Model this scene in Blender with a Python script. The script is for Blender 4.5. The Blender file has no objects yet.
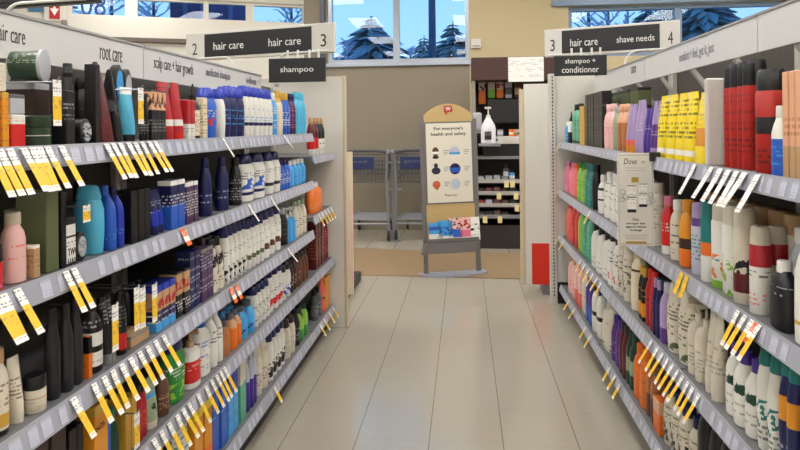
import bpy, bmesh, math, random
from mathutils import Vector, Matrix
random.seed(7)
PI = math.pi
scn = bpy.context.scene
COL = scn.collection

# ------------------------------------------------------------------ camera
H = 1.31; FPX = 600.0; HOR = 127.0
PSI = math.atan(64 / 600.0); CS, SN = math.cos(PSI), math.sin(PSI); ROLL = 0.010
cam = bpy.data.cameras.new('camera'); cam.sensor_width = 36; cam.lens = FPX / 800 * 36
cam.shift_y = -(225 - HOR) / 800; cam.clip_start = 0.02
camo = bpy.data.objects.new('camera', cam); COL.objects.link(camo)
camo.matrix_world = (Matrix.Translation((0, 0, H)) @ Matrix.Rotation(PSI, 4, 'Z') @ Matrix.Rotation(PI / 2, 4, 'X')
                     @ Matrix.Rotation(-ROLL, 4, 'Z'))
scn.camera = camo

def ray(px, py):
    """direction of sight for a place measured in the photograph"""
    dx, dy = px - 400, py - HOR
    x, y = dx - ROLL * dy, dy + ROLL * dx
    x /= FPX; y /= FPX
    return Vector((x * CS - SN, x * SN + CS, -y))
def onX(px, py, X):
    d = ray(px, py); k = X / d.x; return Vector((X, d.y * k, H + d.z * k))
def onY(px, py, Y):
    d = ray(px, py); k = Y / d.y; return Vector((d.x * k, Y, H + d.z * k))
def onZ(px, py, z):
    d = ray(px, py); k = (z - H) / d.z; return Vector((d.x * k, d.y * k, z))

# ------------------------------------------------------------------ materials
PAL = dict(redcan=(176, 34, 26), white=(226, 224, 216), cream=(222, 208, 180), ivory=(212, 203, 184), black=(15, 15, 17), ink=(24, 23, 27), navy=(24, 30, 84), blue=(40, 92, 190),
           sky=(70, 160, 222), cyan=(84, 182, 216), royal=(28, 52, 168), teal=(24, 120, 118), green=(40, 132, 52), lime=(132, 186, 62), mint=(90, 170, 136),
           olive=(92, 100, 66), dgreen=(44, 66, 46), forest=(24, 62, 48), red=(204, 34, 32), crimson=(176, 34, 44), maroon=(92, 26, 32), wine=(116, 34, 56),
           pink=(228, 118, 150), blush=(234, 186, 180), coral=(232, 104, 92), orange=(232, 116, 36), amber=(222, 146, 36), gold=(204, 160, 60), yellow=(244, 216, 34),
           tan=(190, 152, 110), peach=(226, 172, 134), copper=(176, 108, 62), brown=(96, 60, 44), dbrown=(54, 36, 30), grey=(140, 138, 136), silver=(176, 178, 184),
           charcoal=(32, 32, 36), lilac=(170, 148, 192), violet=(66, 44, 138), purple=(92, 52, 130), plum=(72, 44, 84), sage=(150, 166, 134), steel=(84, 86, 92),
           lav=(190, 192, 208), tagyellow=(240, 194, 44), tagorange=(226, 104, 44), paper=(240, 238, 232))
def lin(c):
    return tuple((v / 255 / 12.92) if v / 255 <= 0.04045 else ((v / 255 + 0.055) / 1.055) ** 2.4 for v in c)
def rgba(n):
    return (*lin(PAL[n] if isinstance(n, str) else n), 1)
_mats = {}
def flat(name, col, rough=0.5, metal=0.0, emit=None, spec=0.5, noise=0.0, nscale=8.0):
    if name in _mats: return _mats[name]
    m = bpy.data.materials.new(name); m.use_nodes = True
    nt = m.node_tree; b = nt.nodes['Principled BSDF']
    b.inputs['Base Color'].default_value = rgba(col); b.inputs['Roughness'].default_value = rough
    b.inputs['Metallic'].default_value = metal; b.inputs['Specular IOR Level'].default_value = spec
    if noise:
        tc = nt.nodes.new('ShaderNodeTexCoord'); n = nt.nodes.new('ShaderNodeTexNoise'); n.inputs['Scale'].default_value = nscale; n.inputs['Detail'].default_value = 5
        nt.links.new(tc.outputs['Object'], n.inputs['Vector'])
        mx = nt.nodes.new('ShaderNodeMix'); mx.data_type = 'RGBA'
        c = rgba(col)
        mx.inputs[6].default_value = tuple(v * (1 - noise) for v in c[:3]) + (1,)
        mx.inputs[7].default_value = tuple(min(1, v * (1 + noise)) for v in c[:3]) + (1,)
        nt.links.new(n.outputs['Fac'], mx.inputs[0]); nt.links.new(mx.outputs[2], b.inputs['Base Color'])
    if emit:
        b.inputs['Emission Color'].default_value = (*emit[0], 1); b.inputs['Emission Strength'].default_value = emit[1]
    _mats[name] = m
    return m
def pack(spec, rough=0.35):
    """printed packaging: 'white|0.1-0.4:navy|p0.5-0.8:black|P0.2-0.4:navy' = base, bands, small print, large print"""
    key = 'print_' + spec
    if key in _mats: return _mats[key]
    parts = spec.split('|')
    m = bpy.data.materials.new('printed_packaging'); m.use_nodes = True
    nt = m.node_tree; N = nt.nodes; L = nt.links; b = N['Principled BSDF']
    b.inputs['Roughness'].default_value = rough
    b.inputs['Base Color'].default_value = rgba(parts[0])
    _mats[key] = m
    if len(parts) == 1: return m
    tc = N.new('ShaderNodeTexCoord'); sx = N.new('ShaderNodeSeparateXYZ'); L.new(tc.outputs['Generated'], sx.inputs[0])
    def mth(op, a, c=None):
        n = N.new('ShaderNodeMath'); n.operation = op
        for i, v in enumerate((a, c)):
            if v is None: continue
            if isinstance(v, (int, float)): n.inputs[i].default_value = v
            else: L.new(v, n.inputs[i])
        return n.outputs[0]
    z = sx.outputs[2]; cur = None; curc = rgba(parts[0])
    for i, p in enumerate(parts[1:]):
        kind = p[0] if p[0] in 'pP' else 'b'
        rng, c = p.lstrip('pP').split(':'); z0, z1 = [float(v) for v in rng.split('-')]
        mask = mth('MULTIPLY', mth('GREATER_THAN', z, z0), mth('LESS_THAN', z, z1))
        if kind in 'pP':
            def nz(vec, sc, det):
                n = N.new('ShaderNodeTexNoise'); n.inputs['Scale'].default_value = sc; n.inputs['Detail'].default_value = det
                L.new(vec, n.inputs['Vector']); return n.outputs['Fac']
            cb = N.new('ShaderNodeCombineXYZ'); off = (i * 7.31 + len(spec) * 1.7 + ord(spec[0]) * .37) % 50
            if kind == 'p':
                zr = mth('MULTIPLY', z, 15); row = mth('FLOOR', zr)
                L.new(mth('MULTIPLY', sx.outputs[0], 3.0), cb.inputs[0]); L.new(mth('MULTIPLY', sx.outputs[1], 3.0), cb.inputs[1]); L.new(mth('ADD', mth('MULTIPLY', row, 3.7), off), cb.inputs[2])
                cr = N.new('ShaderNodeCombineXYZ'); L.new(mth('ADD', mth('MULTIPLY', row, 5.3), off), cr.inputs[2])
                gate = mth('GREATER_THAN', nz(cr.outputs[0], 1.0, 0), .46)
                mask = mth('MULTIPLY', mth('MULTIPLY', mth('MULTIPLY', mask, mth('LESS_THAN', mth('FRACT', zr), .5)), mth('GREATER_THAN', nz(cb.outputs[0], 2.0, 4), .5)), mth('MULTIPLY', gate, .75))
            else:
                L.new(mth('MULTIPLY', sx.outputs[0], 1.6), cb.inputs[0]); L.new(mth('MULTIPLY', sx.outputs[1], 1.6), cb.inputs[1]); L.new(mth('ADD', mth('MULTIPLY', z, 4.5), off), cb.inputs[2])
                mask = mth('MULTIPLY', mask, mth('GREATER_THAN', nz(cb.outputs[0], 1.7, 3), .53))
        mx = N.new('ShaderNodeMix'); mx.data_type = 'RGBA'
        L.new(mask, mx.inputs[0])
        if cur is None: mx.inputs[6].default_value = curc
        else: L.new(cur, mx.inputs[6])
        mx.inputs[7].default_value = rgba(c); cur = mx.outputs[2]
    L.new(cur, b.inputs['Base Color'])
    return m

M_white = flat('white_enamel', (206, 202, 194), 0.4)
M_panel = flat('cream_panel', (216, 212, 203), 0.45, noise=0.03, nscale=3)
M_header = flat('header_white', (212, 211, 208), 0.35)
M_back = flat('gondola_back_grey', (84, 79, 73), 0.6)
M_deck = flat('shelf_steel', (108, 108, 110), 0.45)
M_strip = flat('price_channel_grey', (158, 160, 170), 0.28)
M_black = flat('black_sign', (30, 31, 34), 0.4)
M_txtw = flat('lettering_white', (235, 235, 232), 0.5)
M_txtb = flat('lettering_black', (28, 27, 30), 0.5)
M_txtg = flat('lettering_grey', (120, 120, 130), 0.5)
M_rod = flat('white_rod', (224, 224, 220), 0.3)
M_steel = flat('brushed_steel', (150, 152, 156), 0.32, 0.8)
M_post = flat('grey_post', (120, 116, 116), 0.4, 0.2)
M_label = pack('lav|p0.1-0.6:grey|0.85-1.0:silver')
M_tag = pack('paper|0.13-0.64:tagyellow|p0.68-0.97:steel|P0.36-0.56:gold|p0.02-0.12:tan', 0.5)
M_tagw = pack('paper|p0.55-0.95:grey|p0.05-0.3:tan', 0.4)
M_tago = pack('paper|0.55-1.0:tagorange|0.0-0.25:tagorange|p0.6-0.9:paper', 0.5)
M_tagy = pack('tagyellow|p0.6-0.95:brown|p0.1-0.5:brown', 0.5)

# ------------------------------------------------------------------ mesh builder
class MB:
    def __init__(s): s.v = []; s.f = []; s.sm = []
    def add(s, vs, fs, smooth=False, M=None):
        o = len(s.v)
        s.v += [tuple(M @ Vector(v)) if M else tuple(v) for v in vs]
        s.f += [tuple(i + o for i in f) for f in fs]; s.sm += [smooth] * len(fs)
        return s
    def box(s, x0, x1, y0, y1, z0, z1, b=0.0, M=None):
        if b <= 0:
            vs = [(x, y, z) for x in (x0, x1) for y in (y0, y1) for z in (z0, z1)]
            return s.add(vs, [(0, 1, 3, 2), (4, 6, 7, 5), (0, 4, 5, 1), (2, 3, 7, 6), (0, 2, 6, 4), (1, 5, 7, 3)], False, M)
        bm = bmesh.new(); bmesh.ops.create_cube(bm, size=1)
        for v in bm.verts:
            v.co = Vector(((x0 + x1) / 2 + v.co.x * (x1 - x0), (y0 + y1) / 2 + v.co.y * (y1 - y0), (z0 + z1) / 2 + v.co.z * (z1 - z0)))
        bmesh.ops.bevel(bm, geom=bm.edges[:], offset=b, segments=2, affect='EDGES', profile=0.5)
        bm.verts.index_update()
        s.add([v.co[:] for v in bm.verts], [[v.index for v in f.verts] for f in bm.faces], False, M); bm.free()
        return s
    def rings(s, rings, n=18, e=2.0, M=None, cap=(True, True)):
        """rings: (z, rx, ry[, cx]) superellipse sections"""
        vs = []; fs = []
        for r in rings:
            z, rx, ry = r[:3]; cx = r[3] if len(r) > 3 else 0
            for k in range(n):
                a = 2 * PI * k / n; c, q = math.cos(a), math.sin(a)
                vs.append((cx + rx * math.copysign(abs(c) ** (2 / e), c), ry * math.copysign(abs(q) ** (2 / e), q), z))
        for i in range(len(rings) - 1):
            for k in range(n):
                k2 = (k + 1) % n
                fs.append((i * n + k, i * n + k2, (i + 1) * n + k2, (i + 1) * n + k))
        if cap[0]: fs.append(tuple(range(n - 1, -1, -1)))
        if cap[1]: fs.append(tuple((len(rings) - 1) * n + k for k in range(n)))
        return s.add(vs, fs, True, M)
    def tube(s, pts, r, n=8, M=None):
        pts = [Vector(p) for p in pts]; vs = []; fs = []; rad = r if isinstance(r, (list, tuple)) else [r] * len(pts)
        up = None
        for i, p in enumerate(pts):
            t = ((pts[min(i + 1, len(pts) - 1)] - pts[max(i - 1, 0)])).normalized()
            if up is None: up = t.orthogonal().normalized()
            up = (up - t * up.dot(t)).normalized(); w = t.cross(up)
            for k in range(n):
                a = 2 * PI * k / n; vs.append(tuple(p + (up * math.cos(a) + w * math.sin(a)) * rad[i]))
        for i in range(len(pts) - 1):
            for k in range(n):
                k2 = (k + 1) % n; fs.append((i * n + k, i * n + k2, (i + 1) * n + k2, (i + 1) * n + k))
        fs.append(tuple(range(n - 1, -1, -1))); fs.append(tuple((len(pts) - 1) * n + k for k in range(n)))
        return s.add(vs, fs, True, M)
    def prism(s, poly, a, b, axis='y', M=None):
        """extrude a 2-D outline between a and b along an axis (poly in the other two axes, in order)"""
        n = len(poly); vs = []
        for t in (a, b):
            for p, q in poly:
                vs.append((p, t, q) if axis == 'y' else ((t, p, q) if axis == 'x' else (p, q, t)))
        fs = [tuple(range(n)), tuple(range(2 * n - 1, n - 1, -1))] + [(k, k + n, (k + 1) % n + n, (k + 1) % n) for k in range(n)]
        return s.add(vs, fs, False, M)
    def mesh(s, name, mat):
        me = bpy.data.meshes.new(name); me.from_pydata(s.v, [], s.f)
        me.polygons.foreach_set('use_smooth', s.sm)
        bm = bmesh.new(); bm.from_mesh(me); bmesh.ops.recalc_face_normals(bm, faces=bm.faces[:]); bm.to_mesh(me); bm.free()
        if any(s.sm): me.set_sharp_from_angle(angle=math.radians(40))
        me.materials.append(mat); me.update(); return me

def link(name, me, parent=None, loc=None, rotz=None):
    o = bpy.data.objects.new(name, me); COL.objects.link(o)
    if parent: o.parent = parent
    if loc is not None: o.location = loc
    if rotz is not None: o.rotation_euler = (0, 0, rotz)
    return o
def obj(name, mb, mat, parent=None, loc=None, rotz=None): return link(name, mb.mesh(name, mat), parent, loc, rotz)
def tag(o, label, cat, group=None, kind=None):
    o['label'] = label; o['category'] = cat
    if group: o['group'] = group
    if kind: o['kind'] = kind
    return o
def thing(name, label, cat, loc=(0, 0, 0), rotz=0, group=None):
    return tag(link(name, None, None, loc, rotz), label, cat, group)
def struct(name, mb, mat, parent=None):
    o = obj(name, mb, mat, parent)
    if not parent: o['kind'] = 'structure'
    return o

def text(body, width, height, mat, parent, O, R, U, name='lettering', depth=0.0006, lines=1.0, **kw):
    ls = body.split('\n')
    if len(ls) == 1: return text1(body, width, height, mat, parent, O, R, U, name, depth, **kw)
    hl = height / (len(ls) * 1.28 - .28); mx = max(len(l) for l in ls); r = None
    for i, l in enumerate(ls):
        r = text1(l, width * len(l) / mx, hl, mat, parent, Vector(O) + Vector(U) * (height / 2 - hl / 2 - i * hl * 1.28), R, U, name, depth, **kw)
    return r
def text1(body, width, height, mat, parent, O, R, U, name='lettering', depth=0.0006, spacing=1.0, shear=0.0, lines=1.0, bold=0.0):
    """flat lettering fitted into width x height, centred on O, reading along R with up U"""
    cu = bpy.data.curves.new('t', 'FONT'); cu.body = body; cu.align_x = 'CENTER'; cu.extrude = 0.0; cu.space_line = lines; cu.shear = shear; cu.resolution_u = 3; cu.offset = bold
    ob = bpy.data.objects.new('t', cu); COL.objects.link(ob); bpy.context.view_layer.update()
    me = bpy.data.meshes.new_from_object(ob.evaluated_get(bpy.context.evaluated_depsgraph_get()))
    bpy.data.objects.remove(ob); bpy.data.curves.remove(cu)
    xs = [v.co.x for v in me.vertices]; ys = [v.co.y for v in me.vertices]
    x0, x1, y0, y1 = min(xs), max(xs), min(ys), max(ys)
    R = Vector(R).normalized(); U = Vector(U).normalized(); N = R.cross(U); O = Vector(O)
    bm = bmesh.new(); bm.from_mesh(me)
    r = bmesh.ops.extrude_face_region(bm, geom=bm.faces[:])
    for v in [g for g in r['geom'] if isinstance(g, bmesh.types.BMVert)]: v.co.z += 1.0
    for v in bm.verts:
        a = ((v.co.x - x0) / (x1 - x0) - .5) * width; b = ((v.co.y - y0) / (y1 - y0) - .5) * height
        v.co = O + R * a + U * b + N * (depth * (1 if v.co.z > .5 else 0))
    bmesh.ops.recalc_face_normals(bm, faces=bm.faces[:]); bm.to_mesh(me); bm.free()
    me.materials.clear(); me.materials.append(mat); me.name = name
    return link(name, me, parent)

ORD = ['first', 'second', 'third', 'fourth', 'fifth', 'sixth', 'seventh', 'eighth', 'ninth', 'tenth', 'eleventh', 'twelfth', 'thirteenth', 'fourteenth',
       'fifteenth', 'sixteenth', 'seventeenth', 'eighteenth', 'nineteenth', 'twentieth']

# ------------------------------------------------------------------ room shell
YB = 7.6; ZC = 3.4; XL0, XR0, YF = -5.6, 5.0, -2.6
def floor_material():
    m = bpy.data.materials.new('floor_tile'); m.use_nodes = True; nt = m.node_tree; N = nt.nodes; L = nt.links; b = N['Principled BSDF']
    tc = N.new('ShaderNodeTexCoord'); sx = N.new('ShaderNodeSeparateXYZ'); L.new(tc.outputs['Object'], sx.inputs[0])
    def mth(op, a, c=None, e=None):
        n = N.new('ShaderNodeMath'); n.operation = op
        for i, v in enumerate((a, c, e)):
            if v is None: continue
            if isinstance(v, (int, float)): n.inputs[i].default_value = v
            else: L.new(v, n.inputs[i])
        return n.outputs[0]
    T = 0.305; ox = onZ(504, 450, 0).x; oy = onZ(470, 381, 0).y
    fx = mth('FRACT', mth('DIVIDE', mth('SUBTRACT', sx.outputs[0], ox - 20 * T), T)); fy = mth('FRACT', mth('DIVIDE', mth('SUBTRACT', sx.outputs[1], oy - 20 * T), T))
    ex = mth('MINIMUM', fx, mth('SUBTRACT', 1, fx)); ey = mth('MINIMUM', fy, mth('SUBTRACT', 1, fy))
    sxm = mth('LESS_THAN', ex, 0.007); sym = mth('MULTIPLY', mth('LESS_THAN', ey, 0.006), 0.22)
    seam = mth('MAXIMUM', sxm, sym)
    n1 = N.new('ShaderNodeTexNoise'); n1.inputs['Scale'].default_value = 2.2; n1.inputs['Detail'].default_value = 6; L.new(tc.outputs['Object'], n1.inputs['Vector'])
    n2 = N.new('ShaderNodeTexNoise'); n2.inputs['Scale'].default_value = 90; n2.inputs['Detail'].default_value = 4
    mp = N.new('ShaderNodeMapping'); mp.inputs['Scale'].default_value = (1, .25, 1); L.new(tc.outputs['Object'], mp.inputs[0]); L.new(mp.outputs[0], n2.inputs['Vector'])
    mx = N.new('ShaderNodeMix'); mx.data_type = 'RGBA'; mx.inputs[6].default_value = rgba((166, 158, 143)); mx.inputs[7].default_value = rgba((176, 168, 152))
    L.new(mth('ADD', mth('MULTIPLY', n1.outputs['Fac'], .6), mth('MULTIPLY', n2.outputs['Fac'], .4)), mx.inputs[0])
    mx2 = N.new('ShaderNodeMix'); mx2.data_type = 'RGBA'; mx2.inputs[7].default_value = rgba((100, 92, 80)); L.new(mx.outputs[2], mx2.inputs[6]); L.new(mth('MULTIPLY', seam, .75), mx2.inputs[0])
    L.new(mx2.outputs[2], b.inputs['Base Color'])
    L.new(mth('ADD', mth('MULTIPLY', n1.outputs['Fac'], .06), .13), b.inputs['Roughness'])
    bp = N.new('ShaderNodeBump'); bp.inputs['Strength'].default_value = .03; b.inputs['Specular IOR Level'].default_value = .9; bp.inputs['Distance'].default_value = .01; L.new(n1.outputs['Fac'], bp.inputs['Height']); L.new(bp.outputs[0], b.inputs['Normal'])
    return m
struct('floor', MB().box(XL0 - .1, XR0 + .1, YF - .1, YB + .1, -.1, 0), floor_material())
struct('ceiling', MB().box(XL0 - .1, XR0 + .1, YF - .1, YB + .1, ZC, ZC + .1), flat('ceiling_tile', (225, 223, 216), .9, noise=.05, nscale=40))
M_wallw = flat('wall_white', (206, 202, 190), .7, noise=.03, nscale=2)
M_taupe = flat('wall_taupe', (136, 126, 109), .75, noise=.05, nscale=3)
M_tan = flat('wall_yellow_tan', (190, 174, 136), .75, noise=.03, nscale=3)
struct('wall_right', MB().box(XR0, XR0 + .1, YF, YB, 0, ZC), M_wallw)
struct('wall_left', MB().box(XL0 - .1, XL0, YF, YB, 0, ZC), M_wallw)
struct('wall_front', MB().box(XL0, XR0, YF - .1, YF, 0, ZC), M_wallw)
# far wall with its windows
sill1 = onY(400, 62.5, YB).z; w1a, w1b = onY(328, 60, YB).x, onY(469.5, 60, YB).x; w1t = 3.15
w2a, w2b = onY(568, 20, YB).x, onY(787, 5, YB).x; w2m = onY(679, 20, YB).x; w2t = onY(620, 5.5, YB).z; w2s = 2.15
XA = -2.05
struct('wall_back', MB().box(XA, w1b, YB, YB + .18, 0, sill1).box(XA, w1a, YB, YB + .18, sill1, w1t).box(XA, w1b, YB, YB + .18, w1t, ZC), M_taupe)
struct('wall_back_right', MB().box(w1b, w2a, YB - .03, YB + .18, 0, ZC).box(w2a, w2b, YB - .03, YB + .18, 0, w2s).box(w2a, w2b, YB - .03, YB + .18, w2t, ZC)
       .box(w2b, XR0, YB - .03, YB + .18, 0, ZC), M_tan)
M_frame = flat('window_aluminium', (170, 178, 190), .35, .3)
M_frameblue = flat('window_blue_grey', (120, 140, 165), .4)
def glass_mat():
    m = bpy.data.materials.new('window_glass'); m.use_nodes = True; nt = m.node_tree; N = nt.nodes
    N.remove(N['Principled BSDF'])
    t = N.new('ShaderNodeBsdfTransparent'); t.inputs[0].default_value = (.80, .91, 1, 1); g = N.new('ShaderNodeBsdfGlossy'); g.inputs['Roughness'].default_value = .02
    fr = N.new('ShaderNodeFresnel'); fr.inputs[0].default_value = 1.35; mx = N.new('ShaderNodeMixShader')
    nt.links.new(fr.outputs[0], mx.inputs[0]); nt.links.new(t.outputs[0], mx.inputs[1]); nt.links.new(g.outputs[0], mx.inputs[2]); nt.links.new(mx.outputs[0], N['Material Output'].inputs[0])
    return m
M_glass = glass_mat()
def window(name, x0, x1, z0, z1, mull, y, mat, fw=.05):
    f = MB()
    f.box(x0, x1, y, y + .1, z0, z0 + fw).box(x0, x1, y, y + .1, z1 - fw, z1).box(x0, x0 + fw, y, y + .1, z0 + fw, z1 - fw).box(x1 - fw, x1, y, y + .1, z0 + fw, z1 - fw)
    for m in mull: f.box(m - .04, m + .04, y, y + .1, z0 + fw, z1 - fw)
    r = obj(name, f, mat); r['kind'] = 'structure'
    xs = [x0 + fw] + [q for m in mull for q in (m - .04, m + .04)] + [x1 - fw]
    for i in range(0, len(xs), 2): obj('pane', MB().box(xs[i], xs[i + 1], y + .045, y + .053, z0 + fw, z1 - fw), M_glass, r)
    return r
window('window_1', w1a, w1b, sill1, w1t, [onY(396, 30, YB).x], YB + .02, M_frame)
window('window_2', w2a, w2b, w2s, w2t, [w2m], YB + .02, M_frameblue)
ba = onY(552, 4, YB - .06)
struct('trim_1', MB().box(ba.x, w2b + .1, YB - .08, YB - .03, w2t, w2t + .075, .006), M_frameblue)
struct('trim_2', MB().box(w1a - .03, w1b + .02, YB - .04, YB, sill1 - .045, sill1, .005), M_frame)
# angled clerestory wall at the left
A = Vector((XA, YB, 0)); B = Vector((-5.6, 6.1, 0)); dv = (B - A); Lw = dv.length; ang = math.atan2(dv.y, dv.x)
MW = Matrix.Translation(A) @ Matrix.Rotation(ang, 4, 'Z')       # local x runs left along the wall, local +y faces the aisle side? checked below
def on_wall(px, py):
    d = ray(px, py); n = Vector((-dv.y, dv.x, 0)); k = (A - Vector((0, 0, H))).dot(n) / d.dot(n); p = Vector((0, 0, H)) + d * k
    return (p - A).dot(dv.normalized()), p.z
zb = (on_wall(300, 25)[1] + on_wall(60, 16)[1]) / 2; zt = on_wall(270, 3)[1]
sgn = 1    # outward (away from the camera) is local -y
wl = struct('wall_back_left', MB().box(0, Lw, -.16, 0, 0, zb, M=MW).box(0, Lw, -.16, 0, zt, ZC, M=MW), M_wallw)
fr = MB(); t_edges = [on_wall(px, 15)[0] for px in (318, 306, 300, 248, 244, 177, 168, 139, 130, 66, 22, -40)]
cl = MB().box(t_edges[1], Lw, -.1, -.03, zb, zb + .035, M=MW).box(t_edges[1], Lw, -.1, -.03, zt - .035, zt, M=MW)
posts = [on_wall(px, 15)[0] for px in (315, 250, 206, 131, 58, 19, -40)]
for p, wd in zip(posts, (.16, .05, .03, .07, .14, .07, .07)): cl.box(p - wd, p + wd, -.1, -.03, zb + .035, zt - .035, M=MW)
wn = obj('window_3', cl, M_wallw); wn['kind'] = 'structure'
for i in range(len(posts) - 1): obj('pane', MB().box(posts[i] + .02, posts[i + 1] - .02, -.068, -.060, zb + .03, zt - .03, M=MW), M_glass, wn)
l0, z0 = on_wall(186, 41.5); l1, z1 = on_wall(118, 39.5)
struct('trim_3', MB().box(.2, Lw - .3, 0, .05, (z0 + z1) / 2 - .03, (z0 + z1) / 2 + .025, .006, M=MW), flat('trim_dark_brown', (92, 80, 70), .5))
struct('trim_4', MB().box(t_edges[0] - .12, t_edges[0] + .02, .0, .05, 1.9, ZC - .02, .006, M=MW), M_wallw)
struct('trim_5', MB().box(t_edges[0] + .03, t_edges[0] + .075, .0, .04, 1.9, ZC - .02, .004, M=MW), flat('trim_dark_frame', (70, 74, 90), .4))
struct('trim_6', MB().box(w1a - .09, w1a - .03, YB - .05, YB - .001, sill1, w1t), _mats['trim_dark_frame'])
# lettering and small sign on the clerestory
RW = -dv.normalized(); UP = Vector((0, 0, 1))
def wallpt(l, z, off): return MW @ Vector((l, off, z))
la, lb = on_wall(105, 10)[0], on_wall(64, 10)[0]
tdec = thing('window_decal', 'large dark blue reversed numerals stuck on the high window glass', 'decal', wallpt((la + lb) / 2, (zb + zt) / 2, -.05))
o = text('=08', abs(la - lb), (zt - zb) * .95, flat('decal_navy', (34, 62, 130), .4), None, wallpt((la + lb) / 2, zb + (zt - zb) * .56, -.058), RW, UP, 'numerals', .001)
o.parent = tdec; o.matrix_parent_inverse = Matrix.Translation(-tdec.location)
l, z = on_wall(55, 9)
sg = thing('safety_sign', 'small white and red sign with a white arrow on the window post', 'sign', wallpt(l, z - .12, 0), ang + PI)
obj('sign_panel', MB().box(-.11, .11, -.02, 0, -.02, .34, .004), M_white, sg)
obj('red_field', MB().box(-.055, .055, -.024, -.019, 0, .33), flat('safety_red', (176, 30, 36), .5), sg)
obj('arrow', MB().prism([(-.012, .3), (-.012, .12), (-.045, .12), (0, .04), (.045, .12), (.012, .12), (.012, .3)], -.027, -.023), M_txtw, sg)
l, z = on_wall(65, 23.5)
obj_ = tag(obj('door_sensor', MB().box(-.03, .03, -.05, 0, -.035, .035, .008).rings([(-.036, .018, .018), (-.05, .012, .012)], 10), flat('sensor_grey', (130, 124, 118), .5), None, wallpt(l, z, 0), ang + PI),
           'small grey sensor on the pale band under the high window', 'sensor')

# ------------------------------------------------------------------ outside
M_con = flat('conifer_green', (84, 120, 140), .9, noise=.5, nscale=3); M_bark = flat('tree_bark', (66, 66, 84), .9); M_frost = flat('frosted_twigs', (150, 168, 200), .9)
struct('ground_outside', MB().box(-30, 40, YB + .3, 60, -.4, -.2), flat('snowy_ground', (190, 200, 214), .9, noise=.1, nscale=.3))
def conifer(px, ytop, Y, width, label, dens=1.0):
    top = onY(px, ytop, Y); h = top.z + .2; r = thing('conifer_tree', label, 'tree', (top.x, Y, -.2), random.random() * 6, 'evergreens outside the windows')
    obj('trunk', MB().tube([(0, 0, 0), (0, 0, h * .5), (0, 0, h * .98)], [.16, .1, .02], 7), M_bark, r)
    width *= Y / 17; m = MB(); lv = int(38 * dens)
    for i in range(lv):
        t = (i / (lv - 1)) ** .7; z = h * (.12 + .86 * t); rad = width * (1 - t) ** .8 * (.75 + .5 * random.random()) + .08
        for k in range(int(9 + 14 * (1 - t))):
            a = random.random() * 2 * PI; q = rad * (.6 + .5 * random.random()); w = q * .13 + .03; c, s = math.cos(a), math.sin(a); dr = q * (.18 + .3 * random.random())
            th = w * .25
            pts = [(0, 0, 0), (c * q * .5 - s * w, s * q * .5 + c * w, -dr * .4), (c * q, s * q, -dr), (c * q * .5 + s * w, s * q * .5 - c * w, -dr * .4), (c * q * .5, s * q * .5, -dr * .3 + th), (c * q * .5, s * q * .5, -dr * .6 - th)]
            m.add([(x, y, z + zz) for x, y, zz in pts], [(0, 1, 4), (1, 2, 4), (2, 3, 4), (3, 0, 4), (1, 0, 5), (2, 1, 5), (3, 2, 5), (0, 3, 5)])
    obj('foliage', m, M_con, r)
def bare_tree(px, ytop, Y, width, label):
    top = onY(px, ytop, Y); h = top.z + .2; r = thing('bare_tree', label, 'tree', (top.x, Y, -.2), 0, 'bare trees outside the windows')
    obj('trunk', MB().tube([(0, 0, 0), (.05, 0, h * .4), (0, .05, h * .95)], [.13, .09, .02], 6), M_bark, r)
    m = MB()
    for i in range(80):
        t = .18 + .8 * random.random(); z = h * t; a = random.random() * 2 * PI; q = width * (1.15 - t) * (.6 + .6 * random.random()); c, s = math.cos(a), math.sin(a)
        e = (c * q, s * q, z + q * .75); mid = (c * q * .5, s * q * .5, z + q * .3)
        m.tube([(0, 0, z), mid, e], [.035, .022, .008], 4)
        for j in range(6):
            u = .35 + .65 * random.random(); b = (e[0] * u, e[1] * u, z + (e[2] - z) * u); q2 = q * .35; a2 = a + random.uniform(-1.2, 1.2)
            m.tube([b, (b[0] + math.cos(a2) * q2, b[1] + math.sin(a2) * q2, b[2] + q2 * random.uniform(.1, .9))], [.022, .006], 3)
    obj('branches', m, M_frost, r)
conifer(371, 13, 20, 4.2, 'large dark evergreen left of centre in the big far window')
conifer(453, 19, 28, 3.0, 'dark evergreen at the right edge of the big far window', .8)
conifer(424, 33, 38, 2.2, 'small evergreen left of the utility pole in the big window', .7)
bare_tree(348, 36, 16, .8, 'bare frosted tree at the left edge of the big window')
bare_tree(410, 44, 16, .5, 'low bare tree between two evergreens in the big window')
bare_tree(588, -18, 16, 1.1, 'bare frosted tree at the left of the right hand window')
bare_tree(608, -14, 18, 1.2, 'second bare frosted tree in the right hand window')
bare_tree(628, 4, 17, .6, 'short bare tree beside the dark evergreens, right hand window')
conifer(647, -2, 22, 2.4, 'narrow dark evergreen left of the right window mullion')
conifer(664, -10, 31, 2.6, 'tall dark evergreen directly behind the right window mullion')
conifer(706, -34, 17, 3.4, 'broad dark evergreen right of the right window mullion', 1.5)
for i, (px, lbl) in enumerate(((20, 'bare frosted tree behind the high window, far left'), (110, 'bare frosted tree behind the blue window numerals'), (152, 'bare frosted tree behind the middle high window'), (290, 'bare frosted tree behind the high window beside the aisle sign'))):
    bare_tree(px, -30, 13 + i * .7, 1.5, lbl)
pl = onY(432.5, 60, 21)
up_ = thing('utility_pole', 'thin dark utility pole seen through the big far window', 'pole', (pl.x, 21, -.2))
obj('pole_shaft', MB().tube([(0, 0, 0), (0, 0, 9)], [.15, .11], 10), flat('pole_blue_grey', (58, 76, 110), .8), up_)
obj('crossarm', MB().box(-.9, .9, -.06, .06, 8.2, 8.35), M_bark, up_)
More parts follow.
